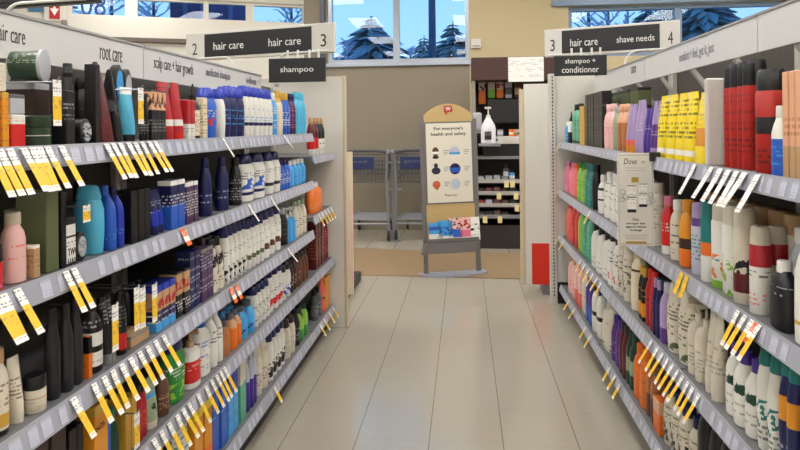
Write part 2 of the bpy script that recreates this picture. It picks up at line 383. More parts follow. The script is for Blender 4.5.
# the porch seen behind the high windows
q0, q1 = on_wall(169, 12)[0], on_wall(246, 12)[0]
pc = MW @ Vector(((q0 + q1) / 2, -1.2, 0))
pr = thing('porch_panel', 'dark blue porch wall panels outside the high window', 'panel', (pc.x, pc.y, -.2), ang)
obj('wall_panel', MB().box(-abs(q0 - q1) * .58, abs(q0 - q1) * .58, -.1, 0, 0, 3.6), flat('porch_blue', (56, 78, 142), .6), pr)
for k, xx in enumerate((-.32, .1, .36)): obj('panel_rib', MB().box(xx * abs(q0 - q1) - .03, xx * abs(q0 - q1) + .03, 0, .05, 0, 3.6), flat('porch_rib', (96, 122, 180), .5), pr)

# ------------------------------------------------------------------ ceiling lights
M_diff = flat('light_diffuser', (255, 255, 255), .5, emit=((1.0, .98, .965), 14))
k = 0
for ix, x in enumerate((-3.7, -1.9, .1, 2.0, 3.8)):
    for iy, y in enumerate((-1.4, 1.2, 3.6, 6.0)):
        t = thing('ceiling_light', f'recessed white ceiling light, {ORD[iy]} from the near wall in {ORD[ix]} row from left', 'light', (x, y, ZC), 0, 'recessed ceiling lights')
        obj('light_frame', MB().box(-.31, .31, -.61, -.58, -.03, 0).box(-.31, .31, .58, .61, -.03, 0).box(-.31, -.28, -.58, .58, -.03, 0).box(.28, .31, -.58, .58, -.03, 0), M_white, t)
        obj('diffuser', MB().box(-.28, .28, -.58, .58, -.022, -.012), M_diff, t)

# ------------------------------------------------------------------ gondolas
XLIP = {'L': -.855, 'R': .69}; XBACK = {'L': -1.26, 'R': 1.10}; XHEAD = {'L': -1.15, 'R': .95}; S = {'L': 1, 'R': -1}
SHELVES = {'L1': 1.28, 'L2': 1.012, 'L3': .732, 'L4': .47, 'L5': .162, 'R1': 1.193, 'R2': .84, 'R3': .511, 'R4': .150,
           'LE1': 1.15, 'LE2': .806, 'LE3': .47, 'LE4': .162}
SHNAME = {'L1': 'left top shelf', 'L2': 'left second shelf', 'L3': 'left third shelf', 'L4': 'left fourth shelf', 'L5': 'left bottom shelf',
          'R1': 'right top shelf', 'R2': 'right second shelf', 'R3': 'right third shelf', 'R4': 'right bottom shelf',
          'LE1': 'left end bay top shelf', 'LE2': 'left end bay second shelf', 'LE3': 'left end bay third shelf', 'LE4': 'left end bay bottom shelf'}
yL_end = onX(313, 200, XLIP['L']).y; yL_pan = onX(334, 260, XLIP['L']).y; yR_end = onX(560, 230, XLIP['R']).y
CH_H = .046; CH_S = .012
def shelf(unit, side, z, y0, y1, bottom, labels):
    s = S[side]; lip = XLIP[side]; back = XBACK[side]
    mb = MB()
    a, b = sorted((back, lip - s * .004))
    mb.box(a, b, y0 + .004, y1 - .004, z - .028, z - .006)
    if bottom: mb.box(*sorted((back, lip - s * .05)), y0 + .004, y1 - .004, .0, z - .03)
    sh = obj('shelf', mb, M_deck, unit)
    # the slanted price channel along the front edge
    pr = [(lip - s * .004, z), (lip, z), (lip + s * CH_S, z - CH_H), (lip + s * (CH_S - .004), z - CH_H - .001), (lip - s * .004, z - .03)]
    obj('price_channel', MB().prism(pr, y0 + .002, y1 - .002), M_strip, sh)
    # printed labels slid into the channel
    n = max(1, int((y1 - y0) / .046)); dn = Vector((s * CH_S, 0, -CH_H)).normalized(); nr = Vector((s * CH_H, 0, CH_S)).normalized()
    for i in range(n):
        if random.random() > labels: continue
        yc = y0 + (i + .5) * (y1 - y0) / n + random.uniform(-.008, .008); w = random.choice((.013, .015, .011))
        vs = []
        for off in (.0002, .0012):
            for t, yy in ((.006, -w), (.006, w), (.042, w), (.042, -w)):
                p = Vector((lip, yc + yy, z)) + dn * t + nr * off; vs.append(p)
        obj('price_label', MB().add(vs, [(3, 2, 1, 0), (4, 5, 6, 7), (0, 1, 5, 4), (1, 2, 6, 5), (2, 3, 7, 6), (3, 0, 4, 7)]), M_label, sh)
    return sh
def bay(side, y0, y1, shelves, label, header=True, labels=.75, ztop=None):
    s = S[side]; back = XBACK[side]; lip = XLIP[side]
    ht = 1.607 if side == 'L' else 1.66; hb = 1.492 if side == 'L' else 1.54
    u = thing('shelving_bay', label, 'shelving', (0, 0, 0))
    u.location = (back, (y0 + y1) / 2, 0)
    inv = Matrix.Translation(-Vector(u.location))
    kids = []
    kids.append(obj('back_panel', MB().box(*sorted((back - s * .04, back)), y0, y1, 0, ht - .03), M_back, u))
    for yy in (y0 + .02, y1 - .02):
        kids.append(obj('upright', MB().box(*sorted((back, back + s * .02)), yy - .015, yy + .015, .17, ht - .03), M_white, u))
    for k, z in enumerate(shelves): kids.append(shelf(u, side, z, y0, y1, k == len(shelves) - 1, labels))
    kids.append(obj('kick_plate', MB().box(*sorted((lip - s * .055, lip - s * .048)), y0 + .003, y1 - .003, .001, shelves[-1] - .05), flat('kick_black', (30, 29, 30), .5), u))
    if header:
        hx = XHEAD[side]
        h = obj('header_sign', MB().box(*sorted((hx - s * .012, hx)), y0 + .003, y1 - .003, hb, ht, .002), M_header, u); kids.append(h)
        kids.append(obj('header_cap', MB().box(*sorted((hx - s * .015, hx + s * .004)), y0 + .003, y1 - .003, ht, ht + .008), flat('header_trim', (160, 160, 158), .35), u))
        n = 3
        for i in range(n):
            yy = y0 + (i + .5) * (y1 - y0) / n
            kids.append(obj('bracket', MB().prism([(hx - s * .013, hb + .02), (hx - s * .013, hb - .004), (back + s * .02, hb - .17), (back + s * .02, hb - .13)], yy - .012, yy + .012), M_white, u))
    for o in kids: o.matrix_parent_inverse = inv
    return u
LB = [.83, 2.06, yL_end]; RB = [.84, 2.06, 3.28, yR_end]
LS = [SHELVES[k] for k in ('L1', 'L2', 'L3', 'L4', 'L5')]; RS = [SHELVES[k] for k in ('R1', 'R2', 'R3', 'R4')]
lb1 = bay('L', LB[0], LB[1], LS, 'nearest left shelving bay with hair care products and grey shelf edges')
lb2 = bay('L', LB[1], LB[2], LS, 'second left shelving bay holding shampoo under the medicated shampoo header')
lb3 = bay('L', LB[2] + .001, yL_pan, [SHELVES[k] for k in ('LE1', 'LE2', 'LE3', 'LE4')], 'narrow left end shelving bay beside the white end panel', False, .5)
rb1 = bay('R', RB[0], RB[1], RS, 'nearest right shelving bay with red spray cans on top')
rb2 = bay('R', RB[1], RB[2], RS, 'middle right shelving bay with yellow packs on the top shelf')
rb3 = bay('R', RB[2], RB[3], RS, 'farthest right shelving bay beside the perforated white end panel')

# header lettering
def header_text(body, px0, px1, py0, py1, side, unit, mat, bold=0.0):
    X = XHEAD[side] + S[side] * .0006
    a, b = onX(px0, (py0 + py1) / 2, X), onX(px1, (py0 + py1) / 2, X); c = onX((px0 + px1) / 2, py0, X).z - onX((px0 + px1) / 2, py1, X).z
    zc = (onX((px0 + px1) / 2, py0, X).z + onX((px0 + px1) / 2, py1, X).z) / 2
    o = text(body, abs(a.y - b.y), abs(c), mat, unit, (X, (a.y + b.y) / 2, zc), (0, S[side], 0), (0, 0, 1), 'lettering', .001, bold=bold)
    o.matrix_parent_inverse = Matrix.Translation(-Vector(unit.location)); return o
header_text('hair care', -6, 25, 25, 42, 'L', lb1, M_txtb, -.014)
header_text('root care', 100, 122, 48, 61, 'L', lb1, M_txtb, -.014)
header_text('scalp care + hair growth', 154, 193, 60, 75, 'L', lb1, M_txtb, -.014)
header_text('medicated shampoo', 206, 230, 70, 80, 'L', lb2, M_txtg, .01)
header_text('wellness', 246, 256, 77, 84, 'L', lb2, M_txtg, .01)
header_text('color', 274, 279, 82.5, 87, 'L', lb2, M_txtg, .01)
header_text('comfort + feel, get it, just', 679, 714, 47, 60, 'R', rb2, flat('lettering_pale', (150, 150, 160), .5))
header_text('care', 631, 636, 66, 73, 'R', rb3, M_txtg, .01)

# end panels
pe = onX(346.5, 260, -.735)
ep = thing('end_panel', 'tall cream end panel closing the left shelving run', 'panel', (-1.043, yL_pan + .016, 0))
obj('panel_board', MB().box(-.30, .265, -.010, .014, 0, 1.645, .003), M_panel, ep)
obj('edge_trim', MB().box(.255, .275, -.014, .018, 0.004, 1.65, .004), flat('cream_trim', (206, 190, 160), .45), ep)
px_ = onX(548, 230, .62)
er = thing('end_panel', 'perforated white end panel closing the right shelving run', 'panel', (.62, yR_end + .034, 0))
obj('panel_board', MB().box(.05, .52, -.012, .014, .16, 1.69, .003), M_panel, er)
ps = obj('slotted_post', MB().box(0, .05, -.025, .025, 0, 1.69, .004), M_white, er)
hm = MB()
for i in range(62):
    z = .06 + i * .0262
    hm.box(.022, .030, -.0262, -.0245, z, z + .014)
sl = obj('slots', hm, flat('slot_black', (24, 24, 24), .7), ps)
sl['kind'] = 'stuff'
obj('toe_base', MB().box(.05, .5, -.008, .03, 0, .155), flat('kick_black', (30, 29, 30), .5), er)

# ------------------------------------------------------------------ products
_pm = {}
def mesh_for(key, builder, mat):
    k = (key, mat.name)
    if k not in _pm: _pm[k] = builder().mesh(key[0], mat)
    return _pm[k]
def q(v): return round(v * 400) / 400
def build(kind, w, d, h, body, cap, lab):
    """returns (name, category, [(part, mesh)]) ; local +x faces the aisle, width runs along y"""
    w, d, h = max(q(w), .01), max(q(d), .01), max(q(h), .03); rx, ry = d / 2, w / 2; P = []
    mb_, mc = pack(body), (pack(cap) if cap else None); ml = pack(lab) if lab else None
    K = (kind, w, d, h)
    def p(name, f, m): P.append((name, mesh_for((name,) + K, f, m)))
    if kind == 'box':
        p('carton', lambda: MB().box(-rx, rx, -ry, ry, 0, h, min(.0025, ry * .2)), mb_)
        if ml: p('label', lambda: MB().box(rx * .15, rx + .0006, -ry * .86, ry * .86, h * .12, h * .88).box(-rx * .8, rx * .8, -ry - .0006, -ry + .002, h * .45, h * .88), ml)
        return 'product_carton', 'box', P
    if kind in ('bottle', 'round', 'slim'):
        e = 2.6 if kind == 'bottle' else 2.0
        n1, n2 = (.84, .42) if kind != 'slim' else (.80, .5)
        hb = h * .86
        p('bottle_body', lambda: MB().rings([(0, rx * .86, ry * .86), (h * .015, rx * .97, ry * .97), (hb * .3, rx, ry), (hb * .72, rx * .97, ry * .97), (hb * .84, rx * n1, ry * n1), (hb * .93, rx * .6, ry * .6), (hb, rx * n2, ry * n2)], 20, e), mb_)
        if mc:
            cr = min(rx, ry) * (.62 if kind != 'slim' else .55)
            p('cap', lambda: MB().rings([(hb * .965, cr, cr), (hb * .97, cr * 1.04, cr * 1.04), (h * .985, cr, cr), (h, cr * .9, cr * .9)], 14), mc)
    elif kind == 'wide':      # broad shouldered bottle whose cap continues the shoulder
        hb = h * .80
        p('bottle_body', lambda: MB().rings([(0, rx * .8, ry * .74), (h * .012, rx * .9, ry * .82), (hb * .45, rx, ry * .92), (hb * .8, rx * .96, ry), (hb * .94, rx * .8, ry * .9), (hb, rx * .7, ry * .8)], 22, 2.5), mb_)
        p('cap', lambda: MB().rings([(hb * .995, rx * .78, ry * .86), (hb * 1.02, rx * .82, ry * .9), (h * .97, rx * .66, ry * .66), (h, rx * .5, ry * .5)], 18, 2.3), mc)
    elif kind == 'can':
        hb = h * .80
        p('can_body', lambda: MB().rings([(0, rx * .95, rx * .95), (h * .012, rx, rx), (hb * .97, rx, rx), (hb, rx * .9, rx * .9)], 22), mb_)
        p('cap', lambda: MB().rings([(hb * .985, rx * .93, rx * .93), (h * .97, rx * .9, rx * .9), (h, rx * .78, rx * .78)], 20), mc)
        if ml: p('label', lambda: MB().rings([(hb * .1, rx * 1.01, rx * 1.01), (hb * .9, rx * 1.01, rx * 1.01)], 22, cap=(False, False)), ml)
        return 'spray_can', 'can', P
    elif kind == 'tube':      # squeeze tube standing on its cap
        p('tube_body', lambda: MB().rings([(h * .15, rx * .9, ry * .8), (h * .3, rx * .88, ry * .86), (h * .7, rx * .5, ry * .96), (h * .985, rx * .09, ry), (h, rx * .08, ry)], 20), mb_)
        p('cap', lambda: MB().rings([(0, rx * .86, ry * .78), (h * .15, rx * .92, ry * .82), (h * .16, rx * .7, ry * .6)], 18), mc)
        return 'squeeze_tube', 'tube', P
    elif kind == 'taper':     # pack narrowing to a ridge at the top
        p('pack_body', lambda: MB().rings([(0, rx, ry), (h * .03, rx * 1.02, ry * 1.02), (h * .5, rx * .7, ry * .62), (h * .97, rx * .2, ry * .12), (h, rx * .12, ry * .08)], 16, 3.2), mb_)
        if ml: p('label', lambda: MB().rings([(h * .12, rx * 1.0, ry * 1.0), (h * .3, rx * .9, ry * .88)], 16, 3.2, cap=(False, False)), ml)
        return 'squeeze_tube', 'tube', P
    elif kind == 'pump':
        hb = h * .70
        p('bottle_body', lambda: MB().rings([(0, rx * .92, ry * .92), (h * .012, rx, ry), (hb * .8, rx, ry), (hb * .93, rx * .85, ry * .85), (hb, rx * .4, ry * .4)], 20, 2.4), mb_)
        c = min(rx, ry) * .45
        p('cap', lambda: MB().rings([(hb * .99, c, c), (h * .80, c, c), (h * .81, c * .35, c * .35), (h * .93, c * .35, c * .35)], 14), mc)
        p('nozzle', lambda: MB().box(-c * .6, rx * 1.05, -c * .45, c * .45, h * .93, h, .002), mc)
        if ml: p('label', lambda: MB().rings([(hb * .15, rx * 1.012, ry * 1.012), (hb * .7, rx * 1.012, ry * 1.012)], 20, 2.4, cap=(False, False)), ml)
        return 'pump_bottle', 'bottle', P
    elif kind == 'jar':
        p('jar_body', lambda: MB().rings([(0, rx * .94, ry * .94), (h * .03, rx, ry), (h * .6, rx, ry), (h * .64, rx * .92, ry * .92)], 22), mb_)
        p('lid', lambda: MB().rings([(h * .635, rx * .98, ry * .98), (h * .66, rx * 1.02, ry * 1.02), (h * .97, rx * 1.0, ry * 1.0), (h, rx * .94, ry * .94)], 22), mc)
        return 'cream_jar', 'jar', P
    elif kind == 'dropper':
        hb = h * .7
        p('bottle_body', lambda: MB().rings([(0, rx * .92, ry * .92), (h * .01, rx, ry), (hb * .85, rx, ry), (hb * .95, rx * .7, ry * .7), (hb, rx * .45, ry * .45)], 20), mb_)
        p('cap', lambda: MB().rings([(hb * .99, rx * .5, ry * .5), (h * .8, rx * .5, ry * .5), (h * .82, rx * .3, ry * .3), (h, rx * .1, ry * .1)], 14), mc)
        if ml: p('label', lambda: MB().rings([(hb * .1, rx * 1.012, ry * 1.012), (hb * .75, rx * 1.012, ry * 1.012)], 20, cap=(False, False)), ml)
        return 'dropper_bottle', 'bottle', P
    elif kind == 'drum':      # round tin lying on its side, lid towards the aisle
        R = Matrix.Translation((0, 0, h / 2)) @ Matrix.Rotation(PI / 2, 4, 'Y'); r = h / 2
        p('tin_body', lambda: MB().rings([(-rx, r * .84, r * .84), (-rx * .97, r * .86, r * .86), (rx * .8, r, r)], 26, M=R), mb_)
        p('lid', lambda: MB().rings([(rx * .75, r * 1.0, r * 1.0), (rx * .8, r * 1.03, r * 1.03), (rx * .97, r * 1.03, r * 1.03), (rx, r * .95, r * .95)], 26, M=R), mc)
        return 'round_tin', 'tin', P
    elif kind == 'disc':      # flat round pack on edge, face towards the aisle
        R = Matrix.Translation((0, 0, h / 2)) @ Matrix.Rotation(PI / 2, 4, 'Y'); r = h / 2
        p('disc_case', lambda: MB().rings([(-rx, r * .9 * w / h, r * .9), (-rx * .6, r * w / h, r), (rx * .5, r * w / h, r), (rx * .6, r * .92 * w / h, r * .92)], 24, M=Matrix.Translation((0, 0, h / 2)) @ Matrix.Rotation(PI / 2, 4, 'Y') @ Matrix.Rotation(PI / 2, 4, 'Z')), mb_)
        p('face_insert', lambda: MB().rings([(rx * .55, r * .72 * w / h, r * .72), (rx * .75, r * .7 * w / h, r * .7)], 24, M=Matrix.Translation((0, 0, h / 2)) @ Matrix.Rotation(PI / 2, 4, 'Y') @ Matrix.Rotation(PI / 2, 4, 'Z')), mc)
        return 'round_compact', 'case', P
    elif kind == 'pouch':
        p('pouch_body', lambda: MB().rings([(0, rx, ry * .92), (h * .06, rx * 1.0, ry), (h * .5, rx * .8, ry), (h * .88, rx * .3, ry), (h * .93, rx * .1, ry), (h, rx * .08, ry * .98)], 20, 4), mb_)
        if mc: p('spout', lambda: MB().rings([(h * .985, rx * .35, rx * .35), (h * 1.04, rx * .35, rx * .35)], 10), mc)
        return 'refill_pouch', 'pouch', P
    if ml: p('label', lambda: MB().rings([(h * .1, rx * 1.012, ry * 1.012), (h * .56, rx * 1.012, ry * 1.012)], 20, 2.6 if kind == 'bottle' else 2, cap=(False, False)), ml)
    return 'shampoo_bottle', 'bottle', P

SEEN = {}
PLURAL = {'box': 'boxes', 'pouch': 'pouches'}
def run(sh, px0, px1, n, ytop, kind, d, body, cap, lab, desc, set_=.022, deep=1, fill=.86, jz=.0, z_up=0.0, w=None, turn=0.0):
    """a row of the same article on a shelf; px0..px1 and ytop were read off the photograph and turned into metres"""
    side = sh[0]; s = S[side]; X = XLIP[side] - s * set_; zs = SHELVES[sh] - .0058
    if side == 'L': y0, y1 = onX(px0, 200, X).y, onX(px1, 200, X).y
    else: y0, y1 = onX(px1, 200, X).y, onX(px0, 200, X).y
    if sh[0] == 'L':
        pyb = 127 + (H - zs) / .855 * (464 - (px0 + px1) / 2)
    ym = (px0 + px1) / 2
    h = onX(ym, ytop, X).z - zs - z_up
    # headroom to the shelf above
    above = [v for k, v in SHELVES.items() if k.rstrip('12345') == sh.rstrip('12345') and v > SHELVES[sh]]
    if above: h = min(h, min(above) - .034 - zs - z_up)
    lim = (yL_end - .004) if sh in ('L1', 'L2', 'L3', 'L4', 'L5') else (yL_pan - .006 if side == 'L' else yR_end - .006)
    lo = yL_end + .006 if sh[:2] == 'LE' else -9
    sh_ = min(0, lim - y1) or max(0, lo - y0); y0 += sh_; y1 += sh_
    pitch = (y1 - y0) / n; ww = w or pitch * fill
    if kind in ('can', 'round', 'jar', 'drum', 'dropper', 'slim'): ww = min(ww, d * 1.02); d = ww if kind != 'drum' else d
    if kind == 'pouch' and cap: h *= .95
    name, cat, P = build(kind, ww, d, h, body, cap, lab)
    grp = f'{desc} row on {SHNAME[sh]}' if n * deep > 1 else None
    for r in range(deep):
        for i in range(n):
            y = y0 + (i + .5) * pitch
            x = X - s * (d / 2 + r * (d + .006))
            if n == 1: lbl = f'{desc} on the {SHNAME[sh]}' if r == 0 else f'{desc} behind the front one on the {SHNAME[sh]}'
            elif r == 0: lbl = f'{desc}, {ORD[i]} from camera in row, {SHNAME[sh]}'
            else: lbl = f'{desc} behind {ORD[i]} one from camera, {SHNAME[sh]}'
            assert lbl not in SEEN, lbl
            SEEN[lbl] = 1
            rz = turn + (0 if s > 0 else PI) + (random.uniform(-.05, .05) if kind not in ('can', 'round', 'box') else random.uniform(-.012, .012))
            t = thing(name, lbl, cat, (x - s * random.uniform(0, .006), y, zs + z_up + .0004), rz, grp)
            for pn, me in P: link(pn, me, t)
            if rz and s < 0: pass
    return y0, y1, h
W = 'white'
# ---- left, top shelf
run('L1', -26, -6, 2, 92, 'box', .07, 'amber|p0.2-0.9:copper', None, None, 'plain amber carton')
h_or = run('L1', -5, 11, 2, 92, 'box', .055, 'amber|p0.1-0.9:copper|0.9-1:gold', None, None, 'orange amber carton')
run('L1', -22, 11, 1, 61, 'box', .09, 'ivory|p0.2-0.9:tan', None, None, 'ivory carton lying across orange cartons', .022, z_up=h_or[2] + .001)
h_rd = run('L1', 12, 28, 1, 115, 'box', .06, 'white|0.0-0.72:red|p0.75-0.95:gold', None, None, 'red carton with white top')
run('L1', 12, 29, 1, 95, 'box', .06, 'silver|0.8-1:steel', None, None, 'grey carton stacked over the red carton', .025, z_up=h_rd[2] + .001)
run('L1', 38, 62, 1, 116, 'jar', .07, 'dgreen|0.55-0.6:white|p0.1-0.5:black', 'dgreen', None, 'dark green jar with lid', .03)
h_wb = run('L1', 34, 52, 1, 84, 'box', .09, 'dbrown|0.9-1:silver', None, None, 'dark brown wire edged box', .095)
run('L1', 34, 58, 1, 49, 'drum', .065, 'dgreen|p0.5-0.9:sage', 'silver', None, 'olive green round tin lying sideways', .05, z_up=h_wb[2] + .001, turn=.3)
run('L1', 68, 78, 1, 91, 'box', .04, 'ink|p0.55-0.8:silver|p0.3-0.5:grey', None, None, 'black carton with pale lettering', .022)
run('L1', 72, 84, 1, 64, 'slim', .05, 'black', 'black|p0.3-0.8:grey', None, 'tall black bottle behind black carton', .09)
run('L1', 85, 98, 1, 119, 'disc', .04, 'black', 'silver|P0.2-0.8:black', None, 'black round compact in a white stand', .02)
run('L1', 86, 97, 1, 78, 'bottle', .05, 'black|p0.3-0.7:steel', 'black', None, 'black bottle behind the round compact', .07)
run('L1', 98, 103, 1, 64, 'box', .03, 'ink|p0.1-0.5:dbrown', None, None, 'dark brown tall carton')
run('L1', 106, 121, 1, 62, 'taper', .085, 'maroon|p0.1-0.3:wine', None, None, 'maroon pointed pack')
run('L1', 121, 128, 1, 70, 'taper', .07, 'ink|P0.3-0.6:steel', None, None, 'black pointed pack')
run('L1', 118, 128, 1, 65, 'disc', .03, 'ink', 'sky', None, 'light blue oval compact above the row', .08, z_up=.1)
run('L1', 128, 137, 1, 69, 'disc', .03, 'ink', 'silver', None, 'grey oval compact above the row', .08, z_up=.1)
run('L1', 132, 144, 1, 87, 'tube', .055, 'cyan|0.85-1:paper|p0.3-0.6:sky', 'ink', None, 'light blue tapered tube')
run('L1', 145, 152, 2, 94, 'slim', .035, 'black|p0.2-0.5:grey', 'black', None, 'small black bottle')
run('L1', 153, 169, 3, 91, 'box', .04, 'ink|0.62-0.97:peach|P0.64-0.94:brown|p0.2-0.5:grey', None, None, 'black hair dye carton with tan photo')
run('L1', 169, 181, 1, 82, 'tube', .07, 'crimson|0.12-0.25:white|p0.5-0.9:maroon', 'crimson', None, 'dark red tapered tube')
run('L1', 181, 190, 1, 83, 'tube', .06, 'crimson|0.12-0.25:white', 'red', None, 'bright red pointed tube')
run('L1', 190, 198, 2, 100, 'box', .05, 'crimson|0.0-0.4:white|p0.05-0.35:grey', None, None, 'red carton with white base')
run('L1', 198, 205, 1, 84, 'dropper', .06, 'black', 'black', 'cream|p0.1-0.9:brown', 'black bottle with pointed nozzle', .022)
run('L1', 205, 210, 1, 98, 'box', .05, 'cream|p0.1-0.9:brown', None, None, 'cream carton')
run('L1', 211, 223, 1, 88, 'wide', .07, 'blue|P0.3-0.5:red|p0.5-0.7:white', 'royal', None, 'large blue bottle')
run('L1', 223, 229, 1, 89, 'wide', .06, 'white', 'royal', None, 'plain white bottle with blue cap')
run('L1', 228, 248, 3, 88, 'wide', .06, 'navy|p0.3-0.7:sky', 'royal', None, 'navy bottle with blue cap')
run('L1', 248, 276, 6, 88, 'wide', .06, 'white|0.28-0.36:navy|p0.4-0.7:sky', 'royal', None, 'white shampoo bottle with blue cap', deep=2)
run('L1', 276, 281, 1, 93, 'slim', .05, 'sky|p0.2-0.8:white', 'white', None, 'pale blue bottle')
run('L1', 281, 286, 1, 91, 'bottle', .05, 'cream|0.85-1:gold', 'gold', None, 'cream bottle with gold cap')
run('L1', 286, 293, 2, 93, 'slim', .05, 'blue|p0.2-0.8:white', 'gold', None, 'deep blue slim bottle')
run('L1', 293, 299, 2, 94, 'slim', .05, 'plum|p0.2-0.8:pink', 'navy', None, 'plum slim bottle')
run('L1', 299, 309, 3, 93, 'slim', .055, 'cyan|p0.2-0.7:sky', 'cyan', None, 'cyan slim bottle')
# ---- left, second shelf
run('L2', -40, -8, 2, 205, 'box', .06, 'gold|p0.2-0.8:brown', None, None, 'gold carton at the frame edge', .03)
run('L2', -10, 10, 1, 247, 'jar', .06, 'red|P0.1-0.5:pink', 'black', None, 'red jar with black lid')
run('L2', 14, 33, 1, 213, 'round', .06, 'blush|p0.3-0.7:coral', 'ivory', None, 'pink and white round bottle', .024)
run('L2', 26, 42, 1, 209, 'box', .055, 'tan|0.8-1:grey', None, None, 'tan carton behind the pink bottle', .085)
run('L2', 34, 41, 1, 245, 'box', .05, 'tan|p0.3-0.7:brown|0.9-1:paper', None, None, 'short tan carton')
run('L2', 47, 62, 1, 190, 'box', .07, 'olive', None, None, 'olive green tall carton', .022)
run('L2', 62, 67, 1, 192, 'box', .04, 'ink', None, None, 'plain black tall carton')
two = run('L2', 67, 79, 1, 218, 'box', .045, 'ink|0.62-0.85:paper|0.05-0.58:paper|p0.3-0.5:ink', None, None, 'black and white text carton')
run('L2', 80, 92, 1, 232, 'disc', .03, 'black', 'silver|P0.2-0.8:grey', None, 'round silver faced compact', .018)
run('L2', 80, 90, 1, 178, 'disc', .02, 'black', 'steel', None, 'dark round brush pad hanging back', .12, z_up=.1)
run('L2', 98, 112, 1, 186, 'wide', .075, 'cyan', 'cyan', None, 'cyan shouldered bottle')
run('L2', 112, 120, 1, 186, 'bottle', .06, 'blue|p0.1-0.4:sky', 'blue', None, 'mid blue bottle')
run('L2', 120, 127, 1, 187, 'bottle', .055, 'royal|p0.1-0.4:sky', 'navy', None, 'royal blue bottle')
run('L2', 131, 152, 3, 190, 'box', .06, 'black|p0.3-0.6:ink', None, None, 'black tall carton')
run('L2', 156, 169, 2, 190, 'tube', .05, 'navy|0.05-0.45:royal|p0.3-0.8:silver', 'navy', None, 'navy tube with pale print', .022)
run('L2', 171, 186, 2, 180, 'box', .045, 'navy|0.9-1.0:paper|0.0-0.5:blue|p0.4-0.8:paper', None, None, 'blue carton with white top')
run('L2', 187, 200, 3, 182, 'box', .045, 'plum|0.9-1.0:paper|p0.2-0.8:paper', None, None, 'purple carton with white top')
run('L2', 207, 216, 1, 158, 'slim', .046, 'navy|p0.2-0.6:silver', 'navy', None, 'first tall navy bottle')
run('L2', 224, 234, 1, 157, 'slim', .05, 'navy|p0.2-0.6:silver', 'navy', None, 'second tall navy bottle')
run('L2', 239, 247, 1, 158, 'slim', .05, 'ink|p0.1-0.8:silver', 'black', None, 'tall black bottle')
run('L2', 247, 270, 2, 153, 'wide', .085, 'white|0.18-0.26:navy|P0.3-0.6:blue|p0.6-0.8:navy', 'navy', None, 'large white bottle with navy cap')
run('L2', 271, 284, 2, 152, 'wide', .08, 'white|0.25-0.35:charcoal|p0.5-0.8:grey', 'navy', None, 'white bottle with grey band')
run('L2', 284, 292, 3, 160, 'slim', .05, 'blue|p0.2-0.8:white', 'navy', None, 'small blue bottle')
run('L2', 292, 308, 4, 160, 'bottle', .06, 'sky|p0.3-0.6:royal', 'white', None, 'sky blue bottle')
# ---- left, third shelf
run('L3', -4, 15, 1, 350, 'round', .05, 'ivory|0.0-0.08:ink|0.12-0.3:gold|p0.4-0.8:brown', 'tan', None, 'cream bottle with gold band', .022)
run('L3', 18, 31, 1, 358, 'tube', .05, 'ivory|p0.2-0.7:brown', 'ivory', None, 'cream squeeze tube')
run('L3', 34, 51, 1, 376, 'jar', .055, 'ivory|0.6-0.66:tan|p0.1-0.5:tan', 'black', None, 'cream jar with black lid', .02)
run('L3', 54, 87, 3, 305, 'slim', .07, 'charcoal|p0.1-0.2:ink', 'black', None, 'tall charcoal bottle')
run('L3', 88, 92, 1, 338, 'box', .03, 'orange|0.6-1:black|p0.1-0.4:red', None, None, 'black and orange narrow carton')
l51 = run('L3', 93, 106, 1, 300, 'bottle', .055, 'black|p0.7-0.9:silver', 'black', 'white|0.42-0.6:black|p0.05-0.35:grey', 'black bottle with white label')
run('L3', 108, 120, 2, 296, 'tube', .05, 'ink|p0.5-0.9:silver', 'grey', None, 'black tube with silver print')
run('L3', 122, 130, 1, 292, 'slim', .05, 'black|0.1-0.4:red|p0.5-0.9:grey', 'black', None, 'black bottle with red base')
run('L3', 129, 150, 1, 338, 'box', .06, 'tan|0.75-1:grey', None, None, 'flat tan carton lying down', .03)
run('L3', 129, 150, 3, 284, 'bottle', .05, 'black', 'black', None, 'black bottle behind the tan carton', .10)
run('L3', 156, 176, 3, 283, 'box', .06, 'navy|0.45-0.85:tan|0.0-0.2:sky|0.85-1:royal|p0.2-0.4:paper|P0.5-0.7:crimson', None, None, 'blue hair dye carton with tan photo')
run('L3', 177, 190, 2, 270, 'box', .06, 'ink|0.5-0.95:tan|p0.1-0.45:paper|P0.6-0.8:crimson', None, None, 'dark hair dye carton with tan photo')
run('L3', 190, 201, 2, 251, 'box', .05, 'navy|p0.1-0.9:lav', None, None, 'navy slim carton with vertical print')
run('L3', 201, 214, 2, 248, 'box', .05, 'plum|p0.1-0.9:lav|0.93-1:grey', None, None, 'plum slim carton with vertical print')
run('L3', 214, 227, 2, 238, 'bottle', .06, 'ivory|P0.4-0.9:ink|p0.1-0.3:dgreen', 'ink', None, 'cream bottle with dark blocks', deep=2)
run('L3', 227, 250, 5, 222, 'wide', .065, 'white|P0.05-0.4:ink|p0.5-0.8:brown', 'navy', None, 'white bottle with black emblem', deep=2)
run('L3', 250, 266, 4, 216, 'wide', .065, 'white|P0.1-0.35:olive|p0.5-0.8:grey', 'navy', None, 'white bottle with green emblem')
run('L3', 266, 284, 3, 207, 'wide', .075, 'white|P0.15-0.4:brown|p0.5-0.8:grey', 'navy', None, 'white bottle with brown emblem')
run('L3', 286, 291, 1, 208, 'slim', .06, 'ink|p0.2-0.8:steel', 'silver', None, 'dark slim bottle')
run('L3', 291, 297, 2, 207, 'pump', .06, 'sky', 'white', None, 'sky blue pump bottle')
run('L3', 300, 311, 3, 199, 'slim', .06, 'ivory|p0.3-0.6:brown', 'sage', None, 'ivory bottle with green cap')
